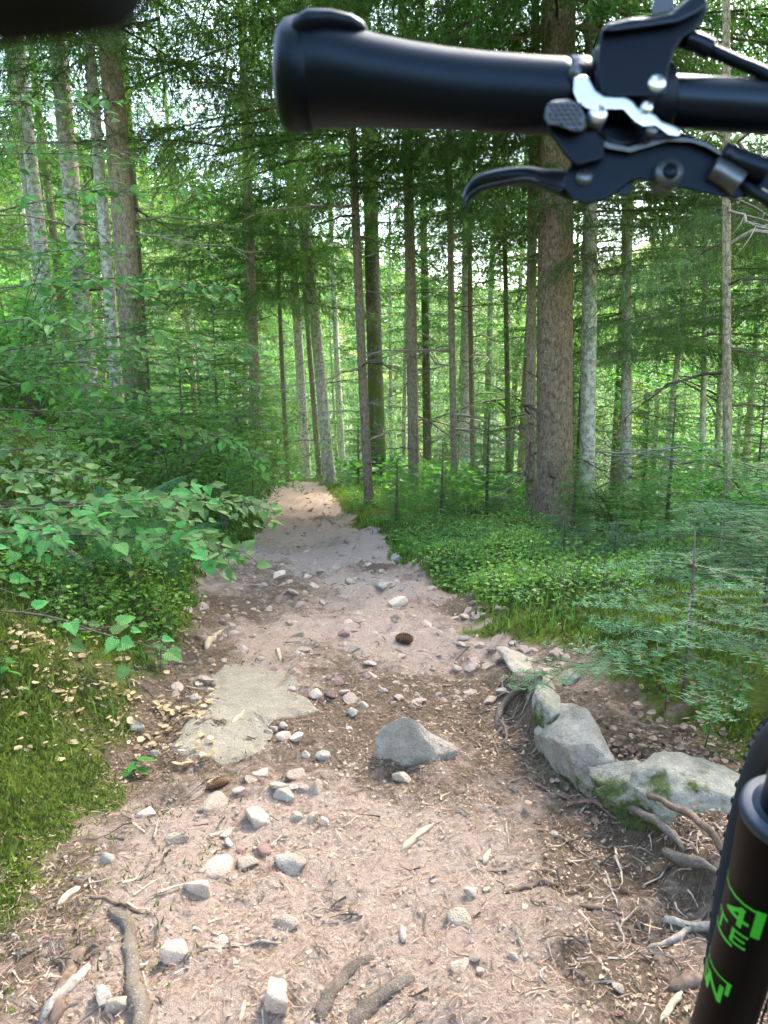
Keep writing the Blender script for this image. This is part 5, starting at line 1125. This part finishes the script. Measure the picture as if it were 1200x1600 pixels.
# silver bracket
br_ = bpart('clamp_bracket', plate([(897, 122), (908, 116), (918, 120), (930, 141), (944, 150), (976, 151), (988, 158), (1003, 176), (1022, 178), (1034, 190), (1058, 199), (1065, 208), (1060, 213), (1045, 211), (1024, 196), (1006, 198), (992, 190), (974, 171), (918, 170), (903, 160), (896, 144)], .334, .007, [M['silver']]), None, bev=.0012, smooth=False)
for u, v, r, m in ((936, 176, .0042, 'silver'), (1028, 128, .0042, 'silver'), (1012, 166, .0028, 'silver'), (1020, 203, .0026, 'grey')):
    mb = MB(); q = P(u, v, .332); tube(mb, np.array([q, q + F_ * .002, q + F_ * .014]), [r * .8, r, r], 14); bpart('bolt', mb, [M[m]], br_)
# gear shifter with hooded top and thumb pad
sh = bpart('gear_shifter', plate([(936, 66), (938, 48), (950, 37), (985, 29), (1018, 27), (1050, 20), (1075, 4), (1088, -6), (1100, -2), (1107, 8), (1103, 24), (1085, 50), (1066, 60), (1052, 84), (1044, 112), (1040, 150), (960, 152), (938, 146), (932, 110)], .333, .030, [M['black']]), None, bev=.003, smooth=False)
bpart('shifter_hood', plate([(938, 50), (950, 36), (985, 28), (1018, 26), (1050, 18), (1085, -12), (1103, -6), (1108, 8), (1090, 22), (1060, 36), (1020, 42), (960, 50)], .328, .036, [M['barm']]), sh, bev=.002, smooth=False)
bpart('shifter_lever', plate([(1018, 24), (1020, -6), (1028, -40), (1058, -40), (1052, -4), (1054, 16)], .330, .010, [M['pad']]), sh, bev=.0015, smooth=False)
pad = bpart('thumb_pad', plate([(853, 166), (862, 157), (888, 155), (905, 163), (914, 180), (914, 200), (906, 207), (890, 204), (872, 196), (856, 196), (850, 184)], .330, .012, [M['pad']]), sh, bev=.002, smooth=False)
mb = MB()
for i in range(6):
    for j in range(6):
        u, v = 860 + i * 9.5 + (j % 2) * 4.7, 163 + j * 7.2
        if u < 909 and v < 186 + (u - 855) * .30: q = P(u, v, .3295); tube(mb, np.array([q - F_ * .0006, q + F_ * .001]), [.0007, .0009], 6)
o = bpart('grip_dot', mb, [M['grey']], pad); o['kind'] = 'stuff'
bpart('pad_arm', plate([(852, 192), (872, 198), (900, 206), (930, 200), (945, 215), (945, 250), (900, 262), (880, 240), (862, 215)], .337, .010, [M['black']]), sh, bev=.002, smooth=False)
# brake lever body, blade, reservoir
bb = bpart('brake_lever_body', plate([(890, 212), (915, 208), (940, 226), (975, 232), (1010, 222), (1040, 213), (1075, 215), (1100, 222), (1128, 238), (1148, 248), (1200, 262), (1240, 276), (1240, 322), (1190, 305), (1150, 312), (1118, 306), (1070, 296), (1000, 280), (985, 284), (965, 300), (945, 314), (915, 320), (895, 314), (880, 296), (882, 268), (900, 250), (896, 230)], .343, .018, [M['black']]), None, bev=.004, smooth=False)
bpart('reservoir_lid', plate([(928, 222), (950, 232), (985, 238), (1012, 230), (1042, 221), (1080, 222), (1104, 230), (1132, 246), (1128, 238), (1100, 220), (1072, 214), (1040, 214), (1008, 222), (980, 229), (950, 222), (930, 212)], .339, .004, [M['grey']]), bb, bev=.0006, smooth=False)
bpart('link', plate([(936, 196), (958, 192), (1040, 204), (1090, 214), (1080, 228), (1010, 222), (975, 230), (945, 222)], .347, .018, [M['anod']]), bb, bev=.002, smooth=False)
mb = MB(); q = P(1047, 268, .3395); tube(mb, np.array([q, q + F_ * .003, q + F_ * .01]), [.0060, .0066, .0066], 24, 1); tube(mb, np.array([q - F_ * .0006, q + F_ * .002]), [.0035, .0035], 18, 0); bpart('pivot_cap', mb, [M['black'], M['grey']], bb)
mb = MB(); q = P(914, 276, .341); tube(mb, np.array([q, q + F_ * .01]), [.0035, .0035], 16); bpart('bolt', mb, [M['grey']], bb)
bpart('reach_knob', plate([(958, 288), (970, 280), (985, 280), (990, 288), (984, 304), (972, 308), (962, 300)], .345, .012, [M['anod']]), bb, bev=.002, smooth=False)
def ribbon_px(px, half, d, mats, name, par, r=.0045, ell=.55):
    p = curve([P(u, v, q) for u, v, q in px], 40); h = np.interp(np.linspace(0, 1, 40), np.linspace(0, 1, len(half)), half) * .36 / FPX
    mb = MB(); t, N, B = frames(p); k = 16; a = np.arange(k) * 2 * math.pi / k; rings = []
    for i in range(40):
        nv = unit(np.cross(t[i], F_)); rings.append(p[i] + np.cos(a)[:, None] * nv * h[i] + np.sin(a)[:, None] * F_ * r)
    V = np.vstack([np.concatenate(rings), p[0], p[-1]]); i = np.arange(39)[:, None] * k; j = np.arange(k)[None, :]; n = 40 * k; jj = np.arange(k)
    mb.add(V, np.stack([i + j, i + (j + 1) % k, i + k + (j + 1) % k, i + k + j], -1).reshape(-1, 4)); base = mb.n - len(V)
    f = np.vstack([np.stack([np.full(k, n), (jj + 1) % k, jj], 1), np.stack([np.full(k, n + 1), n - k + jj, n - k + (jj + 1) % k], 1)]); mb.f[3].append(f + base); mb.m[3].append(np.zeros(len(f), int))
    return bpart(name, mb, mats, par)
bl = ribbon_px([(728, 326, .405), (731, 306, .403), (748, 288, .398), (778, 279, .39), (820, 275, .38), (850, 279, .37), (880, 284, .36), (910, 288, .352)], [4, 9, 14, 15, 15, 15, 19, 24, 30], 0, [M['anod']], 'brake_lever', None, .0055)
ribbon_px([(728, 327, .399), (733, 309, .396), (750, 296, .391), (782, 288, .383), (820, 282, .373), (850, 290, .363), (880, 300, .353)], [3, 4, 4, 4, 4, 4, 5], 0, [M['barm']], 'lever_rib', bl, .0022)
# cables
def hose(name, pts, r, mat, par=None, k=14):
    mb = MB(); tube(mb, curve([P(*a) for a in pts], 40), r, k); return bpart(name, mb, [M[mat]], par)
hose('shift_cable', [(1060, 66, .350), (1085, 66, .349), (1110, 78, .348), (1150, 96, .345), (1200, 118, .338), (1290, 175, .33), (1340, 330, .34)], .0028, 'black')
hose('cable_ferrule', [(1072, 62, .3455), (1092, 68, .3455), (1112, 78, .345)], .0042, 'anod')
hose('brake_hose', [(1120, 268, .348), (1145, 280, .346), (1175, 298, .342), (1215, 322, .336), (1290, 380, .33), (1340, 560, .34)], .0029, 'barm')
hose('hose_nut', [(1112, 264, .3420), (1132, 274, .3420), (1156, 288, .341)], .0056, 'grey')
hose('cable_sleeve', [(1128, 240, .342), (1150, 250, .342), (1200, 268, .338)], .0052, 'anod')
# stem, steerer, fork
legL = W + lt * .0543; legR = W - lt * .0543
ctop = W + st * .62 - hd * .0; htb = ctop - hd * .012 + st * .01
mb = MB(); tube(mb, np.array([htb, htb + st * .13]), .024, 24); ht = bpart('head_tube', mb, [M['frame']])
mb = MB(); tube(mb, np.array([htb + st * .128, htb + st * .19]), .019, 20); bpart('steerer', mb, [M['anod']])
s_top = htb + st * .17; mb = MB(); tube(mb, np.array([s_top, centre]), [.019, .021], 20); bpart('stem', mb, [M['anod']])
mb = MB(); tube(mb, curve([legL + st * .60, legL * .5 + ctop * .5 + st * .30 * 0 + st * .31, ctop, legR * .5 + ctop * .5 + st * .31, legR + st * .60], 20), np.interp(np.linspace(0, 1, 20), [0, .5, 1], [.022, .030, .022]), 18); bpart('fork_crown', mb, [M['anod']])
SEAL = .3894
for lg in (legL, legR):
    mb = MB(); tube(mb, np.array([lg + st * (SEAL - .1), lg + st * .62]), .0165, 32); bpart('stanchion', mb, [M['stanchion']])
    h_ = [-.02, 0, .05, .12, .22, .28, .32, .35, SEAL - .012, SEAL - .002]; rr_ = [.012, .016, .0225, .0225, .0225, .0230, .0240, .0256, .0266, .0266]
    hh_ = np.linspace(-.02, SEAL - .002, 46); mb = MB(); tube(mb, np.array([lg + st * q for q in hh_]), np.interp(hh_, h_, rr_), 40, cap=False); tube(mb, np.array([lg - st * .022, lg - st * .018]), .012, 20); ll = bpart('lower_leg', mb, [M['forkblack']])
    mb = MB(); z_ = np.array([SEAL - .004, SEAL - .003, SEAL + .001, SEAL + .005, SEAL + .0065, SEAL + .0065, SEAL + .004]); tube(mb, np.array([lg + st * q for q in z_]) + np.arange(7)[:, None] * st * 1e-5, [.0255, .0275, .0285, .0280, .0262, .0215, .0175], 44, cap=False); bpart('dust_seal', mb, [M['sealm']], ll)
    if lg is legL: LEG = ll
mb = MB(); arch = curve([legL + st * .36 + hd * .015, W + st * .415 + lt * .045 + hd * .06, W + st * .43 + hd * .068, W + st * .415 - lt * .045 + hd * .06, legR + st * .36 + hd * .015], 24); tube(mb, arch, .011, 14); bpart('fork_arch', mb, [M['forkblack']])
# decals wrapped on the left lower leg
def leg_xf(sx, sy, R_=.0231):
    """decal coordinates: sx round the leg (m, + to the right as seen), sy up the leg"""
    back = unit(-hd - st * np.dot(-hd, st)); left = lt
    vd = unit((C_ - (legL + st * .32)) - st * np.dot(C_ - (legL + st * .32), st)); rt_ = np.cross(st, vd) * -1.0
    rt_ = unit(np.cross(st, vd)); 
    a = (sx - .006) / R_; return legL + st * sy + (vd * math.cos(a) + rt_ * math.sin(a)) * R_
def decal(name, polys, cap_u=.3, lab=None):
    """polys: closed outlines of (x, y) convex quads in leg coordinates"""
    mb = MB()
    for pl in polys:
        a, b, c, d = [np.array(q, float) for q in pl]; n = 6; m = 2; V = []
        for i in range(n + 1):
            for j in range(m + 1):
                s, t = i / n, j / m; q = (a * (1 - s) + b * s) * (1 - t) + (d * (1 - s) + c * s) * t; V.append(leg_xf(q[0], q[1], np.interp(q[1], h_, rr_) + .0004))
        F = [[i * (m + 1) + j, (i + 1) * (m + 1) + j, (i + 1) * (m + 1) + j + 1, i * (m + 1) + j + 1] for i in range(n) for j in range(m)]; mb.add(V, F)
    return bpart(name, mb, [M['lime']], LEG, label=lab)
def xf(polys, x0, y0, s, rot):
    c, q = math.cos(rot), math.sin(rot); return [[(x0 + (x * c - y * q) * s, y0 + (x * q + y * c) * s) for x, y in p] for p in polys]
def bars(*segs, w=.16):
    out = []
    for (x0, y0, x1, y1) in segs:
        d = unit(np.array([x1 - x0, y1 - y0])); n = np.array([-d[1], d[0]]) * w / 2; e = d * w * .5
        a, b = np.array([x0, y0]) - e, np.array([x1, y1]) + e; out.append([tuple(a - n), tuple(b - n), tuple(b + n), tuple(a + n)])
    return out
four = bars((.62, 0, .62, 1), (.05, .35, .85, .35), (.08, .40, .62, .98), w=.2)
tee = bars((.0, 1, .8, 1), (.4, 0, .4, .95), w=.2); ee = bars((0, 0, 0, 1), (0, 1, .7, 1), (0, .5, .6, .5), (0, 0, .7, 0), w=.19); ell_ = bars((0, 0, 0, 1), (0, 0, .7, 0), w=.2); enn = bars((0, 0, 0, 1), (0, 1, .7, 0), (.7, 0, .7, 1), w=.2); ess = bars((.7, 1, 0, 1), (0, 1, 0, .5), (0, .5, .7, .5), (.7, .5, .7, 0), (.7, 0, 0, 0), w=.19)
Y0 = .292
decal('decal_frame', bars((-.030, Y0 + .022, .011, Y0 + .022, ), w=.0022) + bars((.0095, Y0 + .021, .0095, Y0 - .004), w=.0062) + bars((-.030, Y0 - .030, -.004, Y0 - .030), w=.0028) + bars((-.0305, Y0 + .02, -.0305, Y0 - .03), w=.002))
decal('decal_digit', xf(four, -.0135, Y0 - .003, .0185, 0)); decal('decal_letter', xf(tee, -.0225, Y0 - .0245, .0135, 0)); decal('decal_letter', xf(ee, -.0045, Y0 - .0245, .0135, 0))
Y1 = .196
decal('decal_frame', bars((-.028, Y1 + .022, .004, Y1 + .022), w=.002) + bars((.003, Y1 + .021, .003, Y1 + .008), w=.003)); decal('decal_letter', xf(enn, -.014, Y1 - .006, .018, 0)); decal('decal_letter', xf(ess, -.027, Y1 - .004, .015, 0))
# wheel
def wheel(Wc, axd, hdv, nm=True):
    up = unit(np.cross(axd, hdv)); up = up if up[2] > 0 else -up
    th = np.linspace(0, 2 * math.pi, 121)[:-1]
    def ring(mb, prof, k=120, mat=0):
        th = np.arange(k) * 2 * math.pi / k; m = len(prof); V = []
        for r, a in prof: V.append(Wc + (np.cos(th)[:, None] * hdv + np.sin(th)[:, None] * up) * r + axd * a)
        V = np.stack(V, 1).reshape(-1, 3); i = np.arange(k)[:, None]; j = np.arange(m)[None, :]
        mb.add(V, np.stack([i * m + j, i * m + (j + 1) % m, (i + 1) % k * m + (j + 1) % m, (i + 1) % k * m + j], -1).reshape(-1, 4), mat)
    mb = MB(); Rt = WR - .032; ring(mb, [(Rt + .0285 * math.sin(a), .0285 * math.cos(a)) for a in np.linspace(-.9, math.pi + .9, 22)]); ty = bpart('tyre', mb, [M['tyre']])
    mb = MB(); K = 72
    for i in range(K):
        a = i * 2 * math.pi / K
        for side, aa in ((-1, .62), (1, .62), (-1, 1.25), (1, 1.25)):
            al = a + (.5 if aa > 1 else 0) * 2 * math.pi / K; r0 = Rt + .0275 * math.sin(aa if side > 0 else math.pi - aa); ax = .0275 * math.cos(aa) * side
            er = unit(math.cos(al) * hdv + math.sin(al) * up); et = -math.sin(al) * hdv + math.cos(al) * up; out = unit(er * math.sin(aa) + axd * side * math.cos(aa)); tn = unit(np.cross(out, et)); c = Wc + er * r0 + axd * ax
            hx, hy, hz = .0055, .0042, .0052; V = [c + et * sx * hx * (1 if sz < 0 else .75) + tn * sy * hy * (1 if sz < 0 else .75) + out * (hz if sz > 0 else -.001) for sz in (-1, 1) for sx, sy in ((-1, -1), (1, -1), (1, 1), (-1, 1))]
            mb.add(V, [[4, 5, 6, 7], [0, 1, 5, 4], [1, 2, 6, 5], [2, 3, 7, 6], [3, 0, 4, 7]])
    bpart('tread_knobs', mb, [M['tyre']], ty, smooth=False)['kind'] = 'stuff'
    mb = MB(); ring(mb, [(Rt - .004, -.015), (Rt - .001, -.018), (Rt - .008, -.019), (Rt - .026, -.012), (Rt - .030, 0), (Rt - .026, .012), (Rt - .008, .019), (Rt - .001, .018), (Rt - .004, .015), (Rt - .012, 0)]); rm = bpart('rim', mb, [M['anod']])
    mb = MB(); tube(mb, np.array([Wc - axd * .05, Wc - axd * .03, Wc + axd * .03, Wc + axd * .05]), [.012, .028, .028, .012], 20); hu = bpart('hub', mb, [M['anod']])
    for i in range(28):
        a = i * 2 * math.pi / 28; s = 1 if i % 2 else -1; b = a + (.5 if (i // 2) % 2 else -.5)
        mb = MB(); tube(mb, np.array([Wc + (math.cos(b) * hdv + math.sin(b) * up) * .026 + axd * s * .028, Wc + (math.cos(a) * hdv + math.sin(a) * up) * (Rt - .028)]), .001, 5); bpart('spoke', mb, [M['anod']], rm)
    mb = MB(); ring(mb, [(.09, .040), (.09, .042), (.075, .042), (.075, .040)]); ring(mb, [(.078, .0405), (.078, .0415), (.03, .0415), (.03, .0405)], 6); bpart('brake_disc', mb, [M['grey']])
wheel(W, lt, hd)
# frame, saddle and rear wheel behind the viewer
fd = unit(np.array([.10, 1.0, 0])); fl = np.array([-fd[1], fd[0], 0]); RW = W - fd * 1.20; RW[2] = float(gz(RW[0], RW[1])) + WR
bbk = W - fd * .77; bbk[2] = W[2] - .02; stp = bbk - fd * .20 + ez * .40
mb = MB()
for a, b, r in ((htb + st * .10, stp, .018), (htb + st * .02, bbk, .026), (bbk, stp + (stp - bbk) * .08, .018)): tube(mb, np.array([a, b]), r, 18)
for s in (-1, 1): tube(mb, np.array([bbk + fl * s * .03, RW + fl * s * .065]), .011, 12); tube(mb, np.array([stp + fl * s * .02, RW + fl * s * .065]), .009, 12)
bpart('frame', mb, [M['frame']]); mb = MB(); tube(mb, np.array([stp, stp + (stp - bbk) * .55]), .0155, 16); bpart('seat_post', mb, [M['anod']])
sp_ = stp + (stp - bbk) * .56; mb = MB(); secs = [(.0, .07, .03), (.05, .072, .032), (.10, .055, .03), (.16, .028, .026), (.24, .020, .022), (.27, .008, .012)]; rings = []
for x_, wd_, h2 in secs: a = np.arange(16) * 2 * math.pi / 16; rings.append(sp_ + fd * (x_ - .10) + np.cos(a)[:, None] * fl * wd_ + np.sin(a)[:, None] * ez * h2 + ez * .03)
V = np.vstack([np.concatenate(rings), rings[0].mean(0), rings[-1].mean(0)]); i = np.arange(5)[:, None] * 16; j = np.arange(16)[None, :]; mb.add(V, np.stack([i + j, i + (j + 1) % 16, i + 16 + (j + 1) % 16, i + 16 + j], -1).reshape(-1, 4)); jj = np.arange(16); mb.f[3].append(np.vstack([np.stack([np.full(16, 96), (jj + 1) % 16, jj], 1), np.stack([np.full(16, 97), 80 + jj, 80 + (jj + 1) % 16], 1)])); mb.m[3].append(np.zeros(32, int)); bpart('saddle', mb, [M['black']])
wheel(RW, fl, fd)
mb = MB(); tube(mb, np.array([bbk - fl * .08, bbk + fl * .08]), .018, 14)
for s, q in ((1, 1), (-1, -1)): tube(mb, np.array([bbk + fl * s * .075, bbk + fl * s * .08 + fd * q * .17]), .011, 10)
bpart('crank', mb, [M['anod']])
for o in list(COL.objects):
    if '_o' in o: del o['_o']

# gloved fingertip at the top left, close to the lens
gpts = curve([P(-520, -90, .070), P(-260, -120, .068), P(-40, -140, .066), P(110, -150, .064), P(215, -148, .063)], 30); gr = np.interp(np.linspace(0, 1, 30), [0, .3, .6, .85, .95, 1], [.0105, .0101, .0098, .0090, .0070, .0030])
mb = MB(); tube(mb, gpts, gr, 24); o0 = gpts[0]
o = obj('gloved_finger', mb.mesh('gloved_finger', [M['glove']])); tag(o, 'black gloved fingertip, blurred and very close, across the top left corner', 'glove')
